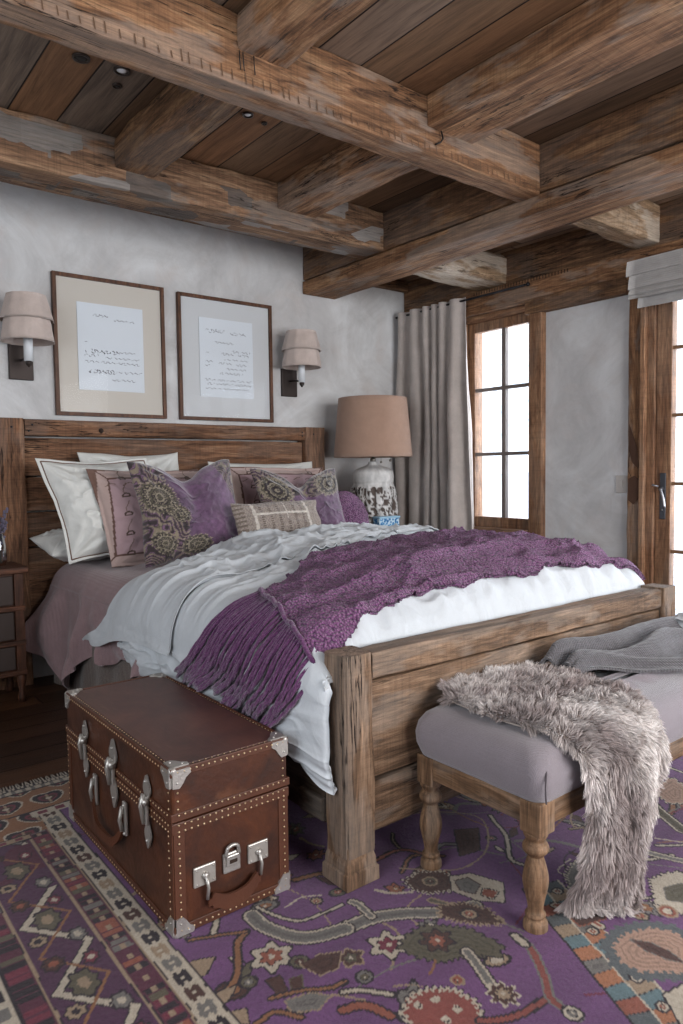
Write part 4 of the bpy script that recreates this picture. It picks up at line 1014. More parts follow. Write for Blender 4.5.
for k, (p, ax) in enumerate(S[:100]):
    mb = MB(); stud(mb, p, ax); mb.build('stud', BRASS, tk)
mb = MB()
for p, ax in S[100:]: stud(mb, p, ax)
o = mb.build('studs', BRASS, tk); o['kind'] = 'stuff'
# corner caps
def cap(x, y, z, sx, sy, sz):
    """three plates meeting at a trunk corner, with lobed outlines"""
    mb = MB(); L = .046; h = .0028
    out = [(0, 0), (L*1.05, 0), (L*1.1, L*.30), (L*.80, L*.50), (L*.62, L*.80), (L*.40, L*1.05), (0, L*1.0)]
    def plate(A, B, Nn):
        V = []; 
        for k in (0, 1):
            for a, b in out: V.append(tuple(np.array((x, y, z)) + np.array(A)*a + np.array(B)*b + np.array(Nn)*(h+.0045 if k else -.002)))
        n = len(out); F = [tuple(range(n)), tuple(range(n, 2*n))] + [(i, (i+1) % n, n+(i+1) % n, n+i) for i in range(n)]
        mb.add(V, F)
        for a, b in ((L*.75, L*.2), (L*.25, L*.72)):
            c_ = np.array((x, y, z)) + np.array(A)*a + np.array(B)*b + np.array(Nn)*.0075; mb.sphere(tuple(c_), .0032, seg=8)
    plate((sx, 0, 0), (0, 0, sz), (0, -sy, 0)); plate((0, sy, 0), (0, 0, sz), (-sx, 0, 0)); plate((sx, 0, 0), (0, sy, 0), (0, 0, -sz))
    mb.sphere((x+sx*.004, y+sy*.004, z+sz*.004), .012, seg=12)
    return mb
for x, sx in ((tx0, 1), (tx1, -1)):
    for y, sy in ((ty0, 1), (ty1, -1)):
        cap(x, y, tz-.002, sx, sy, -1).build('corner_cap', STEEL, lid); cap(x, y, .014, sx, sy, 1).build('corner_cap', STEEL, body)
# latches along the long side
def latch(y, z0, z1, big=1.):
    mb = MB(); x = tx0-.006
    pl = lambda zc, hh, ww: mb.prism([(ww*math.cos(a)*(1+.12*math.cos(4*a)), hh*math.sin(a)*(1+.12*math.cos(4*a))) for a in np.linspace(0, 2*math.pi, 24, endpoint=False)], 0, .005, M=T_(x, y, zc) @ Matrix(((0, 0, -1, 0), (1, 0, 0, 0), (0, 1, 0, 0), (0, 0, 0, 1))))
    zm = (z0+z1)/2; pl(z1-.028, .034*big, .020*big); pl(z0+.026, .034*big, .018*big)
    mb.box(x-.012, x-.002, y-.010*big, y+.010*big, zm-.035, zm+.045, .003)
    mb.tube([(x-.014, y, zm+.05), (x-.022, y, zm+.02), (x-.014, y, zm-.03)], .006*big, 8)
    for z in (z1-.008, z0+.010): mb.sphere((x-.006, y, z), .0045)
    mb.lathe([(.009*big, 0), (.009*big, .03*big)], M=T_(x-.012, y-.015*big, zm+.03) @ Rx(-math.pi/2), seg=10)
    return mb.build('latch', STEEL, tk)
latch(2.29, .235, .400); latch(2.045, .235, .402, 1.25); latch(1.80, .205, .385)
# side carrying handle
mb = MB(); x = tx0-.008
path = catmull([(x-.004, 2.205, .215), (x-.012, 2.195, .165), (x-.020, 2.150, .128), (x-.020, 2.085, .120), (x-.020, 2.02, .128), (x-.012, 1.975, .165), (x-.004, 1.962, .215)], 4)
V = []; F = []
for i, q_ in enumerate(path):
    for a, b in ((-.005, -.013), (.005, -.013), (.005, .013), (-.005, .013)): V.append((q_[0]+a, q_[1], q_[2]+b))
    if i:
        k = 4*i; F += [(k-4+j, k-4+(j+1) % 4, k+(j+1) % 4, k+j) for j in range(4)]
F += [(0, 1, 2, 3), tuple(4*(len(path)-1)+j for j in range(4))]
mb.add(V, F); hdl = mb.build('carry_handle', BAND, body, 'leather carrying handle')
for y in (2.205, 1.962):
    mb = MB(); mb.box(x-.006, x+.003, y-.012, y+.012, .165, .262, .003); mb.tube([(x-.010, y, .25), (x-.018, y, .215), (x-.012, y, .18)], .006, 8); mb.sphere((x-.004, y, .252), .006); mb.sphere((x-.004, y, .17), .006); mb.build('handle_mount', STEEL, hdl)
# end panel: two plates, lock, handle
yb = ty0-.002
for xc_, zc_ in ((.828, .150), (.990, .157)):
    mb = MB(); mb.box(xc_-.032, xc_+.032, yb-.005, yb+.002, zc_-.027, zc_+.027, .006); pm = mb.build('handle_plate', simple('plate_nickel', 'b9b3ab', .4, .6, .2, 120, var=.15), body)
    mb = MB(); mb.lathe([(.010, 0), (.010, .006), (.004, .010)], M=T_(xc_, yb-.004, zc_) @ Rx(math.pi/2), seg=14); mb.tube([(xc_, yb-.012, zc_), (xc_+.004, yb-.016, zc_-.03), (xc_+.002, yb-.012, zc_-.062)], .0045, 8)
    for a, b in ((-.024, .019), (.024, .019), (-.024, -.019), (.024, -.019)): mb.sphere((xc_+a, yb-.005, zc_+b), .0028, seg=8)
    mb.build('ring_clasp', STEEL, pm)
mb = MB(); mb.box(.882, .934, yb-.006, yb+.002, .130, .185, .004); mb.tube(catmull([(.888, yb-.008, .178), (.893, yb-.010, .200), (.908, yb-.010, .206), (.923, yb-.010, .200), (.928, yb-.008, .178)], 4), .005, 8); mb.box(.888, .928, yb-.012, yb-.004, .150, .180, .003); lk = mb.build('lock', STEEL, body)
mb = MB(); mb.box(.897, .920, yb-.0135, yb-.0115, .158, .168, .001); mb.build('keyhole_slot', DARKCUT, lk)
path = catmull([(.832, yb-.012, .088), (.850, yb-.016, .092), (.88, yb-.019, .078), (.91, yb-.020, .076), (.945, yb-.019, .082), (.972, yb-.016, .100), (.990, yb-.012, .098)], 4)
V = []; F = []
for i, q_ in enumerate(path):
    hh = .020 if 2 < i < len(path)-3 else .009
    for a, b in ((-.004, -hh), (.004, -hh), (.004, hh), (-.004, hh)): V.append((q_[0], q_[1]+a, q_[2]-.012+b))
    if i:
        k = 4*i; F += [(k-4+j, k-4+(j+1) % 4, k+(j+1) % 4, k+j) for j in range(4)]
F += [(0, 1, 2, 3), tuple(4*(len(path)-1)+j for j in range(4))]
mb = MB(); mb.add(V, F); mb.build('end_handle', BAND, body, 'leather end handle')

# ================================================================== bench
bx0, bx1, by0, by1 = 1.463, 2.96, 1.080, 1.522
bn = thing('bench', 'long wooden bench with a grey upholstered seat, at the foot of the bed', 'bench', ((bx0+bx1)/2, (by0+by1)/2, 0))
LG = .064
legp = [(.024, .0125), (.031, .006), (.031, .030), (.022, .040), (.026, .046), (.026, .052), (.020, .060), (.023, .085), (.032, .125), (.033, .150), (.027, .180), (.021, .200), (.021, .206), (.032, .218), (.034, .228), (.030, .238), (.024, .246), (.030, .258), (.032, .264), (.032, .268)]
for x in (bx0, bx1-LG):
    for y in (by0, by1-LG):
        mb = MB(); mb.lathe(catmull(legp, 3), (x+LG/2-(.006 if x < 2 else 0), y+LG/2, 0), 28); mb.box(x, x+LG, y, y+LG, .266, .352, .004); mb.build('leg', BENCHW('Z'), bn)
for y in (by0+.004, by1-.026):
    hewn('apron', bx0+LG, bx1-LG, y, y+.024, .286, .351, BENCHW, bn, 91, amp=.001, wane=.002, r=.003)
for x in (bx0+.004, bx1-.028):
    hewn('apron', x, x+.024, by0+LG, by1-LG, .286, .351, BENCHW, bn, 92, amp=.001, wane=.002, r=.003)
def rloft(x0, x1, y0, y1, prof, r, seg=14):
    """rounded-rectangle loft: prof rows (inset, z)"""
    rows = []
    for ins, z in prof:
        a0, a1, b0, b1 = x0+ins, x1-ins, y0+ins, y1-ins; rr = max(.006, min(r, (a1-a0)/2.05, (b1-b0)/2.05)); row_ = []
        for cx, cy, an in ((a1-rr, b1-rr, 0), (a0+rr, b1-rr, 90), (a0+rr, b0+rr, 180), (a1-rr, b0+rr, 270)):
            for k in range(seg): t = math.radians(an+90*k/(seg-1)); row_.append((cx+rr*math.cos(t), cy+rr*math.sin(t), z))
        # even subdivision along the straights
        full = []
        for i in range(len(row_)):
            a, b = np.array(row_[i]), np.array(row_[(i+1) % len(row_)]); full.append(a)
            if (i+1) % seg == 0:
                for t in np.linspace(0, 1, 26)[1:-1]: full.append(a*(1-t)+b*t)
        rows.append(full)
    return np.array(rows)
G = rloft(bx0-.004, bx1+.004, by0-.006, by1+.006, [(.02, .352), (.004, .354), (.0, .365), (-.008, .39), (-.010, .42), (-.004, .450), (.010, .472), (.030, .486), (.06, .492), (.11, .4945), (.20, .496)], .045)
G[..., 2] += .003*fbm(G[..., 0]*5, G[..., 1]*5, 0, 5); wv = .0025*fbm(G[..., 0]*22, G[..., 1]*22, G[..., 2]*12, 9); G[..., 0] += wv; G[..., 1] += wv
V = G.reshape(-1, 3); k, m_ = G.shape[:2]; F = [tuple(q_) for q_ in gridfaces(k, m_, False, True)] + [tuple((k-1)*m_+i for i in range(m_))]
mb = MB(); mb.add(V, F, True); me = mb.mesh()
CUSH = fabric('bench_linen', '857d82', 800, .35, .9, .35, var=.08, vs=6)
cu = link('seat_cushion', me, CUSH, bn)
mb = MB(); mb.tube(catmull([(bx0+.004, by0-.016, .362), (bx0-.001, by0-.018, .385), (bx0+.001, by0-.016, .41), (bx0+.012, by0-.010, .432), (bx0+.026, by0+.0, .447)], 5), .0022, 6); mb.build('corner_pleat', simple('pleat_dark', '4a4347', .95), cu)

# ---- fur throw over the bench
CG = [[(1.545, 1.470, .512), (1.575, 1.51, .518), (1.625, 1.545, .512), (1.690, 1.565, .505)],
      [(1.530, 1.340, .512), (1.62, 1.43, .522), (1.74, 1.51, .520), (1.850, 1.56, .510)],
      [(1.535, 1.215, .510), (1.67, 1.33, .524), (1.84, 1.43, .524), (1.990, 1.50, .512)],
      [(1.565, 1.105, .502), (1.72, 1.19, .522), (1.88, 1.27, .524), (2.040, 1.34, .512)],
      [(1.585, 1.045, .445), (1.73, 1.065, .500), (1.88, 1.085, .508), (2.020, 1.12, .500)],
      [(1.605, 1.030, .340), (1.73, 1.010, .390), (1.87, 1.015, .400), (1.965, 1.035, .390)],
      [(1.595, 1.035, .245), (1.70, 1.005, .260), (1.80, 1.000, .255), (1.900, 1.030, .245)],
      [(1.600, 1.045, .150), (1.69, 1.010, .145), (1.76, 1.000, .135), (1.850, 1.035, .120)],
      [(1.600, 1.095, .035), (1.665, 1.050, .045), (1.74, 1.010, .050), (1.800, 1.015, .045)],
      [(1.665, 1.035, .022), (1.690, 1.010, .022), (1.72, .985, .022), (1.750, .975, .022)]]
G = cmgrid(np.array(CG), 10, 16)
du = np.gradient(G, axis=0); dv = np.gradient(G, axis=1); Nn = np.cross(du, dv); Nn /= np.linalg.norm(Nn, axis=-1, keepdims=True)+1e-9
if Nn[8, 20, 2] < 0: Nn = -Nn
ft = thing('fur_throw', 'silvery taupe fur throw draped over the bench and down to the rug', 'fur throw', (1.75, 1.15, .02))
HIDE = simple('hide_lining', 'a59a92', .95, bump=.3, bscale=70)
G2 = G + Nn*(.010*np.sin(np.linspace(0, 14, G.shape[1]))[None, :, None]*ss(40, 60, np.arange(G.shape[0]))[:, None, None])
link('hide', sheet(G2, thick=.006), HIDE, ft)
rs_ = np.random.RandomState(3); NB = 60000
fi = rs_.rand(NB)*(G.shape[0]-1.01); fj = rs_.rand(NB)*(G.shape[1]-1.01); ne_ = NB//9; fj[:ne_] = np.where(rs_.rand(ne_) < .5, rs_.rand(ne_)*1.2, G.shape[1]-1.02-rs_.rand(ne_)*1.2)
def smp(A):
    i = fi.astype(int); j = fj.astype(int); a = (fi-i)[:, None]; b = (fj-j)[:, None]
    return A[i, j]*(1-a)*(1-b) + A[i+1, j]*a*(1-b) + A[i, j+1]*(1-a)*b + A[i+1, j+1]*a*b
Rp = smp(G2); Nr = smp(Nn); Tu = smp(du); Tu /= np.linalg.norm(Tu, axis=1, keepdims=True)
cl = np.stack([fbm(Rp[:, 0]*22, Rp[:, 1]*22, Rp[:, 2]*22, s, 2) for s in (1, 2, 3)], -1)
hang = ss(.48, .35, Rp[:, 2])[:, None]
D = Nr*(1.0-.25*hang) + Tu*.45 + cl*1.7 + rs_.randn(NB, 3)*.22; D[:, 2] -= .55*hang[:, 0]
Tv = smp(dv); Tv /= np.linalg.norm(Tv, axis=1, keepdims=True)+1e-9; ej = fj/(G.shape[1]-1)
D += Tv*((ss(.93, 1., ej) - ss(.07, 0., ej))*1.4)[:, None] - Tu*(ss(6, 0, fi)*1.2)[:, None]; Nside = (ss(.95, 1., ej)+ss(.05, 0., ej))[:, None]; D -= Nr*.8*Nside
D /= np.linalg.norm(D, axis=1, keepdims=True)
Ln = (.020 + .018*rs_.rand(NB)*(1+.6*fbm(Rp[:, 0]*9, Rp[:, 1]*9, Rp[:, 2]*9, 6)))[:, None]
Ln = Ln*(1-.8*ss(G.shape[0]-13, G.shape[0]-5, fi)[:, None])
side = np.cross(D, rs_.randn(NB, 3)); side /= np.linalg.norm(side, axis=1, keepdims=True)
wd = .0013
mid = Rp + D*Ln*.55; D2 = D + cl*.5 + np.array([0, 0, -.5])*(.3+hang); D2 /= np.linalg.norm(D2, axis=1, keepdims=True); tip = mid + D2*Ln*.5
cu_, cv_ = np.floor(fi/1.9+.6*rs_.rand(NB)).astype(np.int64), np.floor(fj/1.6+.6*rs_.rand(NB)).astype(np.int64)
hh_ = [_h(cu_, cv_, cu_*0, 50+k) - .5 for k in range(3)]
# each tuft bends to its own direction and its hairs draw together at the tip
key_ = cu_*1000+cv_; uq, inv_ = np.unique(key_, return_inverse=True); cnt = np.bincount(inv_)[:, None]
ctr_ = np.stack([np.bincount(inv_, Rp[:, k]) for k in range(3)], -1)/cnt; cn_ = np.stack([np.bincount(inv_, D[:, k]) for k in range(3)], -1)/cnt
ctip = ctr_[inv_] + cn_[inv_]*.030 + np.stack(hh_, -1)*.034
ctip[:, 2] -= .012*(.4+hang[:, 0])
cw = .30 + .25*rs_.rand(NB)[:, None]; tip = tip*(1-cw) + ctip*cw; mid = mid*.72 + (Rp*.5+ctip*.5 + Nr*.006)*.28
for A_ in (mid, tip): A_[:, 2] = np.maximum(A_[:, 2], .016)
V = np.stack([Rp-side*wd, Rp+side*wd, mid+side*wd*.8, mid-side*wd*.8, tip+side*wd*.12, tip-side*wd*.12], 1).reshape(-1, 3)
b_ = np.arange(NB)*6; F = np.stack([np.stack([b_, b_+1, b_+2, b_+3], -1), np.stack([b_+3, b_+2, b_+4, b_+5], -1)], 1).reshape(-1, 4)
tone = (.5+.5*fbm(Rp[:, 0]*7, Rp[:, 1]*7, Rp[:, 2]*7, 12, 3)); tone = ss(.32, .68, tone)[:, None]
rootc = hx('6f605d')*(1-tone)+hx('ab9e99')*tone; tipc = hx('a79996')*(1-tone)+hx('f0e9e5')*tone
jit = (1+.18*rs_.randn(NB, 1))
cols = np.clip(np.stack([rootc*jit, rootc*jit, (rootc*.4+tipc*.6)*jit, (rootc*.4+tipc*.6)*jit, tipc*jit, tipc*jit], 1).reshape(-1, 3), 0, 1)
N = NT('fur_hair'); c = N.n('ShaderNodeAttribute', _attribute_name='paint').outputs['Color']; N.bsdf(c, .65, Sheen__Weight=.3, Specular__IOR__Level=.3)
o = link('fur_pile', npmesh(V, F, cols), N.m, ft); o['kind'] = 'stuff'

# ---- grey knitted blanket
KG = fabric('grey_knit', '625f62', 260, .9, .95, .3, var=.2, vs=40)
n, m = 150, 90; u = np.linspace(0, 1, n); v = np.linspace(0, 1, m); Ug, Vg = np.meshgrid(u, v, indexing='ij')
X = 2.02 + .95*Ug; yb_ = 1.500 - .02*Ug; yf_ = 1.36 - .20*ss(0, .45, Ug) + .02*np.sin(Ug*11)
Y = yb_*(1-Vg) + yf_*Vg; X = X + .04*np.sin(Vg*3.1)*(1-Ug)
r1 = np.exp(-((Vg-.16-.05*np.sin(Ug*7))/.13)**2)*.078; r2 = np.exp(-((Vg-.52-.12*np.sin(Ug*6+1))/.12)**2)*(.060-.018*np.sin(Ug*9)); r3 = np.exp(-((Vg-.85+.07*np.sin(Ug*8))/.09)**2)*.028
Z = .506 + r1 + r2 + r3 + .004*fbm(Ug*12, Vg*6, 0, 3)
ends = ss(0, .06, Ug); Z = .508 + (Z-.508)*(.45+.55*ends); Z += .012*ss(.0, .10, Ug)*(1-ss(.10, .25, Ug))
bl = link('blanket', sheet(np.stack([X, Y, Z], -1), thick=.010), KG); tag(bl, 'grey knitted blanket bunched on the bench against the footboard', 'blanket')
X = 2.80 + .15*Ug; Y = 1.30 + .14*Vg; Z = .585 + .02*np.sin(Ug*3.1)*np.sin(Vg*3.1) + .004*fbm(Ug*5, Vg*5, 0, 8)
wc = link('white_cloth', sheet(np.stack([X, Y+.04*Ug, Z], -1), thick=.035), DV); tag(wc, 'white folded cloth on the grey blanket at the right end of the bench', 'cloth')

# ================================================================== rug
RUGD = [('line', [(1.093, 1.419), (1.183, 1.404), (1.268, 1.368), (1.348, 1.308), (1.44, 1.273)], 0.034, 'grey', 'cream'), ('line', [(1.188, 1.411), (1.197, 1.471), (1.189, 1.496)], 0.012, 'grey', 'cream'), ('line', [(1.365, 1.363), (1.387, 1.316), (1.396, 1.252), (1.441, 1.188)], 0.014, 'olive', 'tan'), ('poly', [(1.366, 1.333), (1.425, 1.297), (1.454, 1.233), (1.435, 1.177), (1.387, 1.21), (1.346, 1.26), (1.338, 1.299)], 'brown', 'tan', 0.008), ('blob', 1.399, 1.255, 0.02, 1.0, 0.0, 'tan', 'dark', 'rust', 0), ('poly', [(1.374, 1.481), (1.437, 1.483), (1.486, 1.45), (1.497, 1.4), (1.446, 1.364), (1.385, 1.39), (1.359, 1.436)], 'brown', 'cream', 0.006), ('blob', 1.426, 1.432, 0.017, 1.0, 0.0, 'olive', 'tan', 'brown', 0), ('poly', [(1.49, 1.413), (1.546, 1.387), (1.584, 1.296), (1.513, 1.231), (1.467, 1.28), (1.443, 1.361)], 'cream', 'dark', 0.004), ('poly', [(1.486, 1.39), (1.526, 1.376), (1.526, 1.331), (1.48, 1.312), (1.464, 1.35)], 'grey', 'brown', 0.003), ('poly', [(1.52, 1.311), (1.539, 1.276), (1.504, 1.262), (1.493, 1.295)], 'rust', 'cream', 0.002), ('line', [(1.275, 1.499), (1.298, 1.461), (1.345, 1.429)], 0.01, 'cream', None), ('blob', 1.148, 1.298, 0.044, 1.0, 0.0, 'cream', 'dark', 'crimson', 6), ('poly', [(1.209, 1.298), (1.274, 1.298), (1.317, 1.257), (1.349, 1.21), (1.368, 1.119), (1.325, 1.093), (1.279, 1.148), (1.202, 1.174), (1.17, 1.228), (1.164, 1.275)], 'olive', 'dark', 0.006), ('blob', 1.255, 1.236, 0.036, 1.0, 0.0, 'brown', 'dark', 'rust', 7), ('blob', 1.046, 1.319, 0.026, 1.0, 0.0, 'brown', 'tan', 'olive', 5), ('blob', 1.027, 1.25, 0.018, 1.0, 0.0, 'grey', 'dark', 'olive', 0), ('line', [(0.957, 1.245), (0.996, 1.221), (1.041, 1.168)], 0.01, 'cream', 'dark'), ('line', [(1.279, 1.158), (1.264, 1.115), (1.236, 1.043)], 0.016, 'grey', 'cream'), ('blob', 1.236, 1.01, 0.03, 1.0, 0.0, 'brown', 'cream', 'tan', 8), ('blob', 1.188, 1.106, 0.013, 1.0, 0.0, 'rust', 'tan', 'rust', 0), ('line', [(1.056, 1.185), (1.101, 1.156), (1.128, 1.102)], 0.004, 'tan', None), ('line', [(1.151, 1.158), (1.183, 1.176), (1.199, 1.185)], 0.006, 'ochre', None), ('poly', [(1.027, 1.11), (1.07, 1.133), (1.114, 1.121), (1.156, 1.083), (1.163, 1.038), (1.146, 1.006), (1.138, 0.976), (1.009, 1.045)], 'red', 'cream', 0.01), ('blob', 1.063, 1.107, 0.011, 1.0, 0.0, 'cream', 'red', 'cream', 0), ('blob', 1.105, 1.093, 0.011, 1.0, 0.0, 'cream', 'red', 'cream', 0), ('blob', 1.122, 1.045, 0.011, 1.0, 0.0, 'cream', 'red', 'cream', 0), ('blob', 1.08, 1.041, 0.011, 1.0, 0.0, 'cream', 'red', 'cream', 0), ('line', [(1.133, 0.995), (1.17, 0.965), (1.23, 0.945), (1.304, 0.939)], 0.014, 'red', 'dark'), ('line', [(1.426, 1.121), (1.409, 1.062), (1.355, 0.979), (1.311, 0.934), (1.309, 0.881), (1.308, 0.86)], 0.015, 'red', 'grey'), ('line', [(1.422, 1.125), (1.414, 1.087)], 0.018, 'cream', 'dark'), ('blob', 1.31, 0.877, 0.02, 1.0, 0.0, 'cream', 'dark', 'grey', 0), ('line', [(0.923, 1.202), (0.972, 1.181), (0.996, 1.124)], 0.02, 'rust', 'dark'), ('line', [(0.945, 1.62), (0.941, 1.564), (0.968, 1.495), (1.011, 1.445), (1.099, 1.414)], 0.035, 'grey', 'cream'), ('line', [(0.976, 1.641), (0.996, 1.562), (1.03, 1.518), (1.086, 1.505), (1.159, 1.503)], 0.008, 'cream', 'dark'), ('blob', 0.897, 1.446, 0.046, 1.0, 0.0, 'cream', 'dark', 'rust', 6), ('blob', 0.94, 1.388, 0.02, 1.0, 0.0, 'olive', 'dark', 'brown', 0), ('poly', [(0.937, 1.376), (0.992, 1.377), (1.041, 1.352), (0.998, 1.313), (0.951, 1.321)], 'brown', 'tan', 0.004), ('line', [(0.894, 1.57), (0.851, 1.54), (0.818, 1.473), (0.773, 1.423), (0.72, 1.405), (0.677, 1.371)], 0.013, 'ochre', 'dark'), ('line', [(0.894, 1.57), (0.848, 1.593), (0.769, 1.631)], 0.007, 'ochre', 'dark'), ('poly', [(0.702, 1.536), (0.736, 1.553), (0.786, 1.531), (0.74, 1.492), (0.705, 1.499)], 'tan', 'dark', 0.004), ('poly', [(0.679, 1.408), (0.713, 1.427), (0.78, 1.417), (0.749, 1.39), (0.697, 1.377)], 'tan', 'dark', 0.004), ('poly', [(0.841, 1.389), (0.877, 1.38), (0.868, 1.333), (0.838, 1.329)], 'brown', 'dark', 0.003), ('poly', [(0.89, 1.357), (0.918, 1.348), (0.893, 1.305), (0.868, 1.309)], 'brown', 'olive', 0.003), ('blob', 0.807, 1.408, 0.018, 1.0, 0.0, 'olive', 'dark', 'grey', 0), ('line', [(0.819, 1.332), (0.886, 1.31), (0.943, 1.272), (0.982, 1.266)], 0.008, 'ochre', 'dark'), ('poly', [(0.842, 1.306), (0.898, 1.288), (0.928, 1.252), (0.882, 1.235), (0.834, 1.266)], 'grey', 'tan', 0.004), ('poly', [(0.728, 1.352), (0.76, 1.342), (0.741, 1.298), (0.714, 1.319)], 'tan', 'dark', 0.003), ('line', [(0.753, 1.288), (0.805, 1.29), (0.838, 1.241)], 0.01, 'ochre', 'dark'), ('blob', 1.115, 1.562, 0.014, 1.0, 0.0, 'tan', 'dark', 'rust', 0), ('line', [(1.031, 1.59), (1.089, 1.602), (1.14, 1.578)], 0.006, 'cream', None), ('line', [(1.643, 1.768), (1.751, 1.707), (1.824, 1.59), (1.709, 1.457), (1.603, 1.417), (1.513, 1.435), (1.406, 1.537)], 0.006, 'tan', None), ('line', [(1.363, 1.614), (1.475, 1.611), (1.522, 1.527)], 0.01, 'rust', 'dark'), ('line', [(1.866, 1.583), (1.799, 1.463), (1.697, 1.354), (1.715, 1.283)], 0.01, 'cream', 'dark'), ('poly', [(1.699, 1.588), (1.767, 1.549), (1.667, 1.453), (1.593, 1.469)], 'brown', 'dark', 0.004), ('line', [(1.874, 1.826), (1.898, 1.702), (1.993, 1.643)], 0.006, 'tan', None), ('poly', [(1.756, 1.201), (1.834, 1.227), (1.902, 1.186), (1.8, 1.1), (1.723, 1.089), (1.703, 1.148)], 'grey', 'cream', 0.006), ('line', [(2.414, 1.346), (2.331, 1.227), (2.27, 1.117)], 0.03, 'olive', 'cream'), ('line', [(2.588, 1.461), (2.705, 1.426), (2.703, 1.306)], 0.01, 'cream', 'dark'), ('poly', [(2.47, 1.331), (2.625, 1.336), (2.576, 1.243), (2.475, 1.194), (2.416, 1.243)], 'peach', 'cream', 0.006), ('line', [(2.048, 1.14), (2.066, 1.079), (2.099, 1.01)], 0.016, 'grey', 'cream'), ('poly', [(1.917, 1.036), (1.973, 1.03), (2.03, 0.997), (2.007, 0.936), (1.909, 0.89), (1.814, 0.91), (1.824, 0.971)], 'cream', 'dark', 0.006), ('poly', [(1.91, 0.991), (1.97, 0.967), (1.96, 0.925), (1.887, 0.925), (1.864, 0.955)], 'olive', 'grey', 0.003), ('poly', [(1.577, 0.948), (1.648, 0.955), (1.716, 0.926), (1.748, 0.884), (1.745, 0.812), (1.639, 0.761), (1.586, 0.817), (1.541, 0.854), (1.536, 0.902)], 'peach', 'tealgrey', 0.03), ('poly', [(1.636, 0.935), (1.661, 0.895), (1.666, 0.852), (1.652, 0.808), (1.633, 0.842), (1.623, 0.887)], 'brown', 'grey', 0.003), ('blob', 1.743, 0.968, 0.016, 1.0, 0.0, 'tan', 'dark', 'rust', 0), ('blob', 1.817, 0.931, 0.022, 1.0, 0.0, 'rust', 'tan', 'cream', 0), ('line', [(1.609, 1.135), (1.621, 1.068), (1.624, 1.011)], 0.01, 'rust', 'cream'), ('poly', [(1.618, 1.128), (1.692, 1.084), (1.661, 1.019), (1.585, 1.044)], 'brown', 'rust', 0.004), ('poly', [(1.51, 0.784), (1.577, 0.77), (1.514, 0.723), (1.458, 0.717)], 'cream', 'dark', 0.005), ('blob', 2.163, 1.205, 0.014, 1.0, 0.0, 'tan', 'dark', 'rust', 0), ('line', [(2.152, 1.148), (2.196, 1.08)], 0.006, 'cream', None)]
PAL = {'cream': 'b3a796', 'grey': '6f6a66', 'olive': '5a5344', 'tan': '95806a', 'brown': '4a302a', 'rust': '8a5040', 'dark': '2b2228', 'crimson': '6e2f3e', 'red': '83463f', 'ochre': '865c40', 'peach': 'a58472', 'tealgrey': '565a5c', 'teal': '5f7378', 'orange': 'a06a4c', 'plum': '4d2e46', 'wine': '55293a', 'purple': '68446c'}
rx0, rx1, ry0, ry1 = .20, 3.45, -.55, 2.875
gx = np.append(np.arange(rx0, rx1, .0046), rx1)
gy = np.append(np.arange(ry0, ry1, .0046), ry1)
X, Y = np.meshgrid(gx, gy, indexing='ij')
wob = .006*fbm(X*9, Y*9, 0, 41); wob2 = .006*fbm(X*9+5, Y*9, 0, 42)
Xw, Yw = X+wob, Y+wob2
col = np.zeros(X.shape+(3,)); col[:] = hx('68446c')
ab = fbm(X*1.5, Y*14, 0, 43, 3); col *= (1+.28*ab)[..., None]
def put(mk, c): col[mk] = hx(PAL.get(c, c))
def segd(px_, py_, a, b):
    ax_, ay_ = a; bx_, by_ = b; dx, dy = bx_-ax_, by_-ay_; L2 = dx*dx+dy*dy+1e-12
    t = np.clip(((px_-ax_)*dx+(py_-ay_)*dy)/L2, 0, 1); return np.hypot(px_-ax_-t*dx, py_-ay_-t*dy)
def sub(xs, ys, pad):
    i0, i1 = np.searchsorted(gx, [min(xs)-pad, max(xs)+pad]); j0, j1 = np.searchsorted(gy, [min(ys)-pad, max(ys)+pad]); return slice(i0, i1), slice(j0, j1)
def dline(pts, wdt, c, out=None, serr=0., fill=True):
    pts = [tuple(p) for p in catmull(pts, 6)] if len(pts) > 2 else pts
    xs, ys = zip(*pts); sl = sub(xs, ys, wdt+.03); a, b = Xw[sl], Yw[sl]
    d = np.full(a.shape, 9.)
    for p, q_ in zip(pts[:-1], pts[1:]): d = np.minimum(d, segd(a, b, p, q_))
    cc_ = col[sl]; o = .006 if out else 0
    if out == 'cream' : cc_[d < wdt/2+o+.005] = hx(PAL['dark'])
    if out: cc_[d < wdt/2+o] = hx(PAL[out])
    cc_[d < wdt/2] = hx(PAL[c])*(1)
    if wdt > .025: cc_[(d < wdt*.16)] = hx(PAL[c])*.72
def inpoly(a, b, pts):
    r = np.zeros(a.shape, bool); n = len(pts)
    for i in range(n):
        x1, y1 = pts[i]; x2, y2 = pts[(i+1) % n]
        if y1 == y2: continue
        k = ((y1 > b) != (y2 > b)) & (a < (x2-x1)*(b-y1)/(y2-y1)+x1); r ^= k
    return r
def dpoly(pts, c, out='cream', ow=.008):
    xs, ys = zip(*pts); sl = sub(xs, ys, ow+.03); a, b = Xw[sl], Yw[sl]; cc_ = col[sl]
    d = np.full(a.shape, 9.)
    for i in range(len(pts)): d = np.minimum(d, segd(a, b, pts[i], pts[(i+1) % len(pts)]))
    ins = inpoly(a, b, pts); th = np.arctan2(b-np.mean(ys), a-np.mean(xs)); sd = np.where(ins, -d, d) + .004*np.sign(np.sin(th*26))*(ow > .005)
    if out == 'cream': cc_[sd < ow+.004] = hx(PAL['dark'])
    cc_[sd < ow] = hx(PAL[out]); cc_[sd < 0] = hx(PAL[c])
    if c in ('olive', 'brown', 'grey', 'peach') : cc_[(sd < -.012) & (np.sin(d*420) > .5)] = hx(PAL[c])*.7
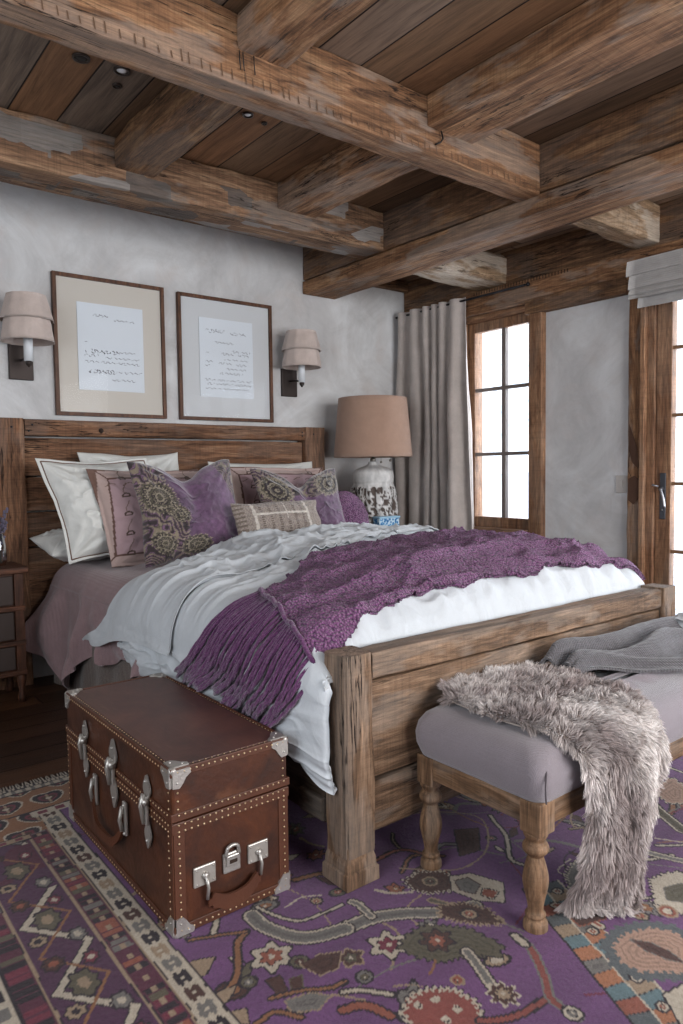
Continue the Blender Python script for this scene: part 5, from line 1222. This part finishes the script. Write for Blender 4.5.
def dblob(cx, cy, r, asp, ang, c, out, inner, pet=0):
    sl = sub([cx], [cy], r*1.6*max(1, asp)+.02); a, b = Xw[sl]-cx, Yw[sl]-cy; cc_ = col[sl]
    ca, sa = math.cos(ang), math.sin(ang); u_, v_ = (a*ca+b*sa)/asp, -a*sa+b*ca
    th = np.arctan2(v_, u_); rr = np.hypot(u_, v_)/(1+(.20*np.cos(th*pet) if pet else 0))
    cc_[rr < r+.006] = hx(PAL[out]); cc_[rr < r] = hx(PAL[c]); cc_[rr < r*.62] = hx(PAL['dark']); cc_[rr < r*.55] = hx(PAL[inner]); cc_[rr < r*.18] = hx(PAL['cream'])
# filler sprigs over the whole field
rr_ = random.Random(17)
for k in range(430):
    cx, cy = rr_.uniform(.76, 3.2), rr_.uniform(-.4, 2.55)
    t = rr_.random()
    if .9 < cx < 1.6 and .66 < cy < 1.55 and t > .45: continue
    if t < .4: dblob(cx, cy, rr_.uniform(.012, .03), rr_.uniform(1, 1.8), rr_.uniform(0, 3), rr_.choice(['tan', 'rust', 'brown', 'olive', 'grey']), 'dark', rr_.choice(['rust', 'cream', 'ochre']), rr_.choice([0, 5, 7]))
    elif t < .75:
        a = rr_.uniform(0, 6.28); L = rr_.uniform(.08, .24); cv = rr_.uniform(-.07, .07)
        dline([(cx, cy), (cx+L*.5*math.cos(a)-cv*math.sin(a), cy+L*.5*math.sin(a)+cv*math.cos(a)), (cx+L*math.cos(a), cy+L*math.sin(a))], rr_.uniform(.004, .016), rr_.choice(['ochre', 'cream', 'grey', 'rust', 'tan']), rr_.choice([None, 'dark']))
    else:
        a = rr_.uniform(0, 6.28); s = rr_.uniform(.02, .05)
        dpoly([(cx+s*math.cos(a), cy+s*math.sin(a)), (cx+.4*s*math.cos(a+1.4), cy+.4*s*math.sin(a+1.4)), (cx-s*math.cos(a), cy-s*math.sin(a)), (cx-.4*s*math.cos(a+1.4), cy-.4*s*math.sin(a+1.4))], rr_.choice(['brown', 'tan', 'olive', 'cream']), 'dark', .004)
for k in range(170):
    cx, cy, a, cv = rr_.uniform(.76, 3.2), rr_.uniform(-.4, 2.55), rr_.uniform(0, 6.28), rr_.uniform(-.10, .10); L = rr_.uniform(.10, .30)
    dline([(cx, cy), (cx+L*.5*math.cos(a)-cv*math.sin(a), cy+L*.5*math.sin(a)+cv*math.cos(a)), (cx+L*math.cos(a), cy+L*math.sin(a))], rr_.uniform(.004, .007), rr_.choice(['ochre', 'dark', 'tan', 'crimson', 'grey']))
# the slanting striped band at the right
for (A0, A1, B0, B1) in (((1.60, 1.24), (1.10, .20), (1.715, 1.20), (1.22, .16)),):
    A0, A1, B0, B1 = map(np.array, (A0, A1, B0, B1)); L = 26
    cs = ['orange', 'teal', 'rust', 'tealgrey', 'tan', 'teal', 'orange', 'grey']
    for i in range(L):
        p, q_ = A0+(A1-A0)*i/L, A0+(A1-A0)*(i+1)/L; p2, q2 = B0+(B1-B0)*i/L, B0+(B1-B0)*(i+1)/L; mm = (p+p2)/2; mq = (q_+q2)/2
        dpoly([tuple(p), tuple(mm), tuple(mq), tuple(q_)], cs[i % 8], 'dark', .002); dpoly([tuple(mm), tuple(p2), tuple(q2), tuple(mq)], cs[(i+3) % 8], 'dark', .002)
        if i % 2: dblob(*(mm*.5+p2*.5), .012, 1, 0, 'cream', 'dark', 'rust')
    dline([tuple(A0), tuple(A1)], .006, 'dark'); dline([tuple(B0), tuple(B1)], .006, 'cream'); dline([tuple((A0+B0)/2), tuple((A1+B1)/2)], .005, 'cream')
for d in RUGD:
    if d[0] == 'poly': dpoly(*d[1:])
    elif d[0] == 'line': dline(*d[1:])
    else: dblob(*d[1:])
# borders: distance from the rug's edge measured on the left and far sides (mirrored on the others)
def border(dd, s, sl, flipfar=False):
    """dd: distance from the rug edge, s: running coordinate"""
    cc_ = col
    def P_(m_, c): col[sl & m_] = hx(PAL.get(c, c))
    P_((dd < .53), 'dark')
    P_((dd < .525) & (dd > .463), 'cream'); 
    k = np.floor(s/.062).astype(int); f = (s/.062) % 1; dc = np.abs(dd-.494)
    pal6 = ['dark', 'grey', 'tan', 'dark', 'grey', 'brown']
    for j in range(6): P_((k % 6 == j) & (dc < .020) & (np.abs(f-.5) < .34-.10*np.cos((dd-.494)*300)) & ((np.abs(f-.5) > .08) | (dc > .006)), pal6[j])
    P_((dd < .455) & (dd > .398), 'wine')
    k = np.floor(s/.024).astype(int); h_ = _h(k, k*0+3, k*0, 5)
    b_ = (dd < .450) & (dd > .403) & (((s/.024) % 1) > .16)
    for lo_, hi_, c in ((0, .3, 'dark'), (.3, .5, 'crimson'), (.5, .65, 'olive'), (.65, .8, 'rust'), (.8, .9, 'grey')): P_(b_ & (h_ >= lo_) & (h_ < hi_), c)
    P_(b_ & (np.abs(dd-.426) < .007) & (((s/.048) % 1) > .5), 'tan')
    P_((dd < .397) & (dd > .390), 'tan'); P_((dd < .461) & (dd > .456), 'tan')
    P_((dd < .389) & (dd > .232), 'plum')
    q_ = (dd < .386) & (dd > .235); vn_ = fbm(s*2.1, dd*2, 0, 77); P_(q_ & (vn_ > .12), 'wine')
    zc = .3105 + .060*(2*np.abs(((s/.30) % 1)-.5)*2-1)
    z2 = .3105 - .060*(2*np.abs(((s/.30) % 1)-.5)*2-1)
    P_(q_ & (np.abs(dd-zc) < .016) & (_h(np.floor(s/.3).astype(int), 0*k, 0*k, 2) > .25), 'dark'); P_(q_ & (np.abs(dd-zc) < .011) & (_h(np.floor(s/.3).astype(int), 0*k, 0*k, 2) > .25), 'cream')
    P_(q_ & (np.abs(dd-z2) < .005), 'ochre')
    sc_ = ((s/.30) % 1)*.30-.15; 
    for (s0, d0, r, asp, c, ic) in ((0., .31, .030, 1.5, 'olive', 'tan'), (.11, .27, .022, 1.1, 'brown', 'rust'), (-.11, .355, .018, 1.4, 'grey', 'cream'), (-.08, .265, .020, 1., 'tan', 'dark'), (.08, .352, .016, 1.3, 'crimson', 'cream')):
        rr = np.hypot((sc_-s0)/asp, dd-d0)*(1+.12*np.cos(7*np.arctan2(dd-d0, sc_-s0)))
        P_(q_ & (rr < r+.005), 'dark'); P_(q_ & (rr < r), c); P_(q_ & (rr < r*.5), ic)
    P_((dd < .231) & (dd > .224), 'tan'); P_((dd < .223) & (dd > .165), 'wine')
    k = np.floor(s/.026).astype(int); h_ = _h(k, k*0+9, k*0, 6); b_ = (dd < .220) & (dd > .168) & (((s/.026) % 1) > .18)
    for lo_, hi_, c in ((0, .35, 'dark'), (.35, .55, 'crimson'), (.55, .7, 'olive'), (.7, .85, 'grey')): P_(b_ & (h_ >= lo_) & (h_ < hi_), c)
    P_((dd < .164) & (dd > .158), 'dark'); P_((dd < .157) & (dd > .095), 'cream')
    k = np.floor(s/.065).astype(int); f = (s/.065) % 1; P_((np.abs(dd-.126) < .020) & (np.abs(f-.5) < .33) & (k % 2 == 0), 'dark'); P_((np.abs(dd-.126) < .018) & (np.abs(f-.5) < .3) & (k % 2 == 1), 'grey')
    P_((dd < .094) & (dd > .088), 'dark'); P_((dd < .087) & (dd > .02), 'crimson'); P_((dd < .02), 'dark')
    P_((dd < .08) & (dd > .028) & (((s/.05) % 1) < .45), 'olive')
dl = Xw-rx0; dr_ = rx1-Xw; dn_ = Yw-ry0
df = (ry1-Yw)
edge_m = np.minimum(np.minimum(dl, dr_), dn_)
border(edge_m, np.where((dn_ < dl) & (dn_ < dr_), X, Y)+.0, (edge_m < .53) & (df > .30))
# far border: tan field with dark palmettes, pale fringe-side guards
fm = (df < .42) & ((Xw < rx0+.46) | (df < .30))
put(fm, 'rust'); s = X
put(fm, 'ochre')
cell = .145; row_i = np.floor(df/.12).astype(int); sx_ = ((s + .07*(row_i % 2))/cell % 1 - .5)*cell; sy_ = ((df/.12) % 1 - .5)*.12
rr = np.hypot(sx_/1.25, sy_ + .012*np.abs(sx_)/.03); put(fm & (rr < .048), 'cream'); put(fm & (rr < .042), 'dark'); put(fm & (rr < .028), 'crimson'); put(fm & (rr < .020), 'brown'); put(fm & (np.abs(sx_) < .004) & (np.abs(sy_) < .035), 'tan'); put(fm & (rr < .009), 'cream')
g1 = (df < .30) & (df > .255) & (Xw > rx0+.44); put(g1, 'cream'); put(g1 & (np.abs(df-.277) < .013) & (((s/.06) % 1) < .55), 'crimson')
g1 = (df < .45) & (df > .41) & (Xw < rx0+.40); put(g1, 'dark'); put(g1 & (np.abs(df-.43) < .013), 'tan'); put(g1 & (np.abs(df-.43) < .010) & (((s/.05) % 1) < .5), 'crimson')
put((df < .255) & (df > .247), 'dark')
put((df < .075), 'dark'); put((df < .068) & (df > .040), 'cream'); put((df < .068) & (df > .040) & (((s/.035) % 1) < .4), 'grey'); put((df < .034) & (((s/.016) % 1) < .6), 'cream')
# wool: small tufts and abrash
tn = _h(np.floor(X/.0042).astype(int), np.floor(Y/.0042).astype(int), 0, 3); col *= (1+.26*(tn-.5))[..., None]
col *= .86*(1+.16*fbm(X*3, Y*3, 0, 90, 3))[..., None]
Z = .011 + .0012*tn + .001*fbm(X*4, Y*4, 0, 6)
edge_all = np.minimum(edge_m, df); Z = np.where(edge_all < .012, .006, Z)
N = NT('rug_wool'); c = N.n('ShaderNodeAttribute', _attribute_name='paint').outputs['Color']; nz = N.noise(N.coord(), 420, 3)
c = N.mix(1., c, N.ramp(nz, (.3, .8), (.7, 1.15)), 'MULTIPLY'); N.bsdf(c, .97, N.bump(nz, .5, .004), Sheen__Weight=.15, Specular__IOR__Level=.08)
rug = thing('rug', 'large purple patterned oriental rug on the wooden floor', 'rug', (1.8, 1.1, 0))
link('pile', sheet(np.stack([X, Y, Z], -1), col=np.clip(col, 0, 1)), N.m, rug)
MB().box(rx0, rx1, ry0, ry1, .001, .0055, .001).build('backing', simple('rug_back', '4a3a38', .95), rug)
rnd = random.Random(2); mb = MB()
x = rx0+.01
while x < rx1-.01:
    dx = rnd.uniform(-.008, .008); mb.tube([(x, ry1-.002, .008), (x+dx*.5, ry1+.02, .007), (x+dx, ry1+.042, .004)], [.003, .003, .0018], 5); x += .011
f_ = mb.build('fringe', simple('fringe_cotton', '8f877d', .95), rug); f_['kind'] = 'stuff'
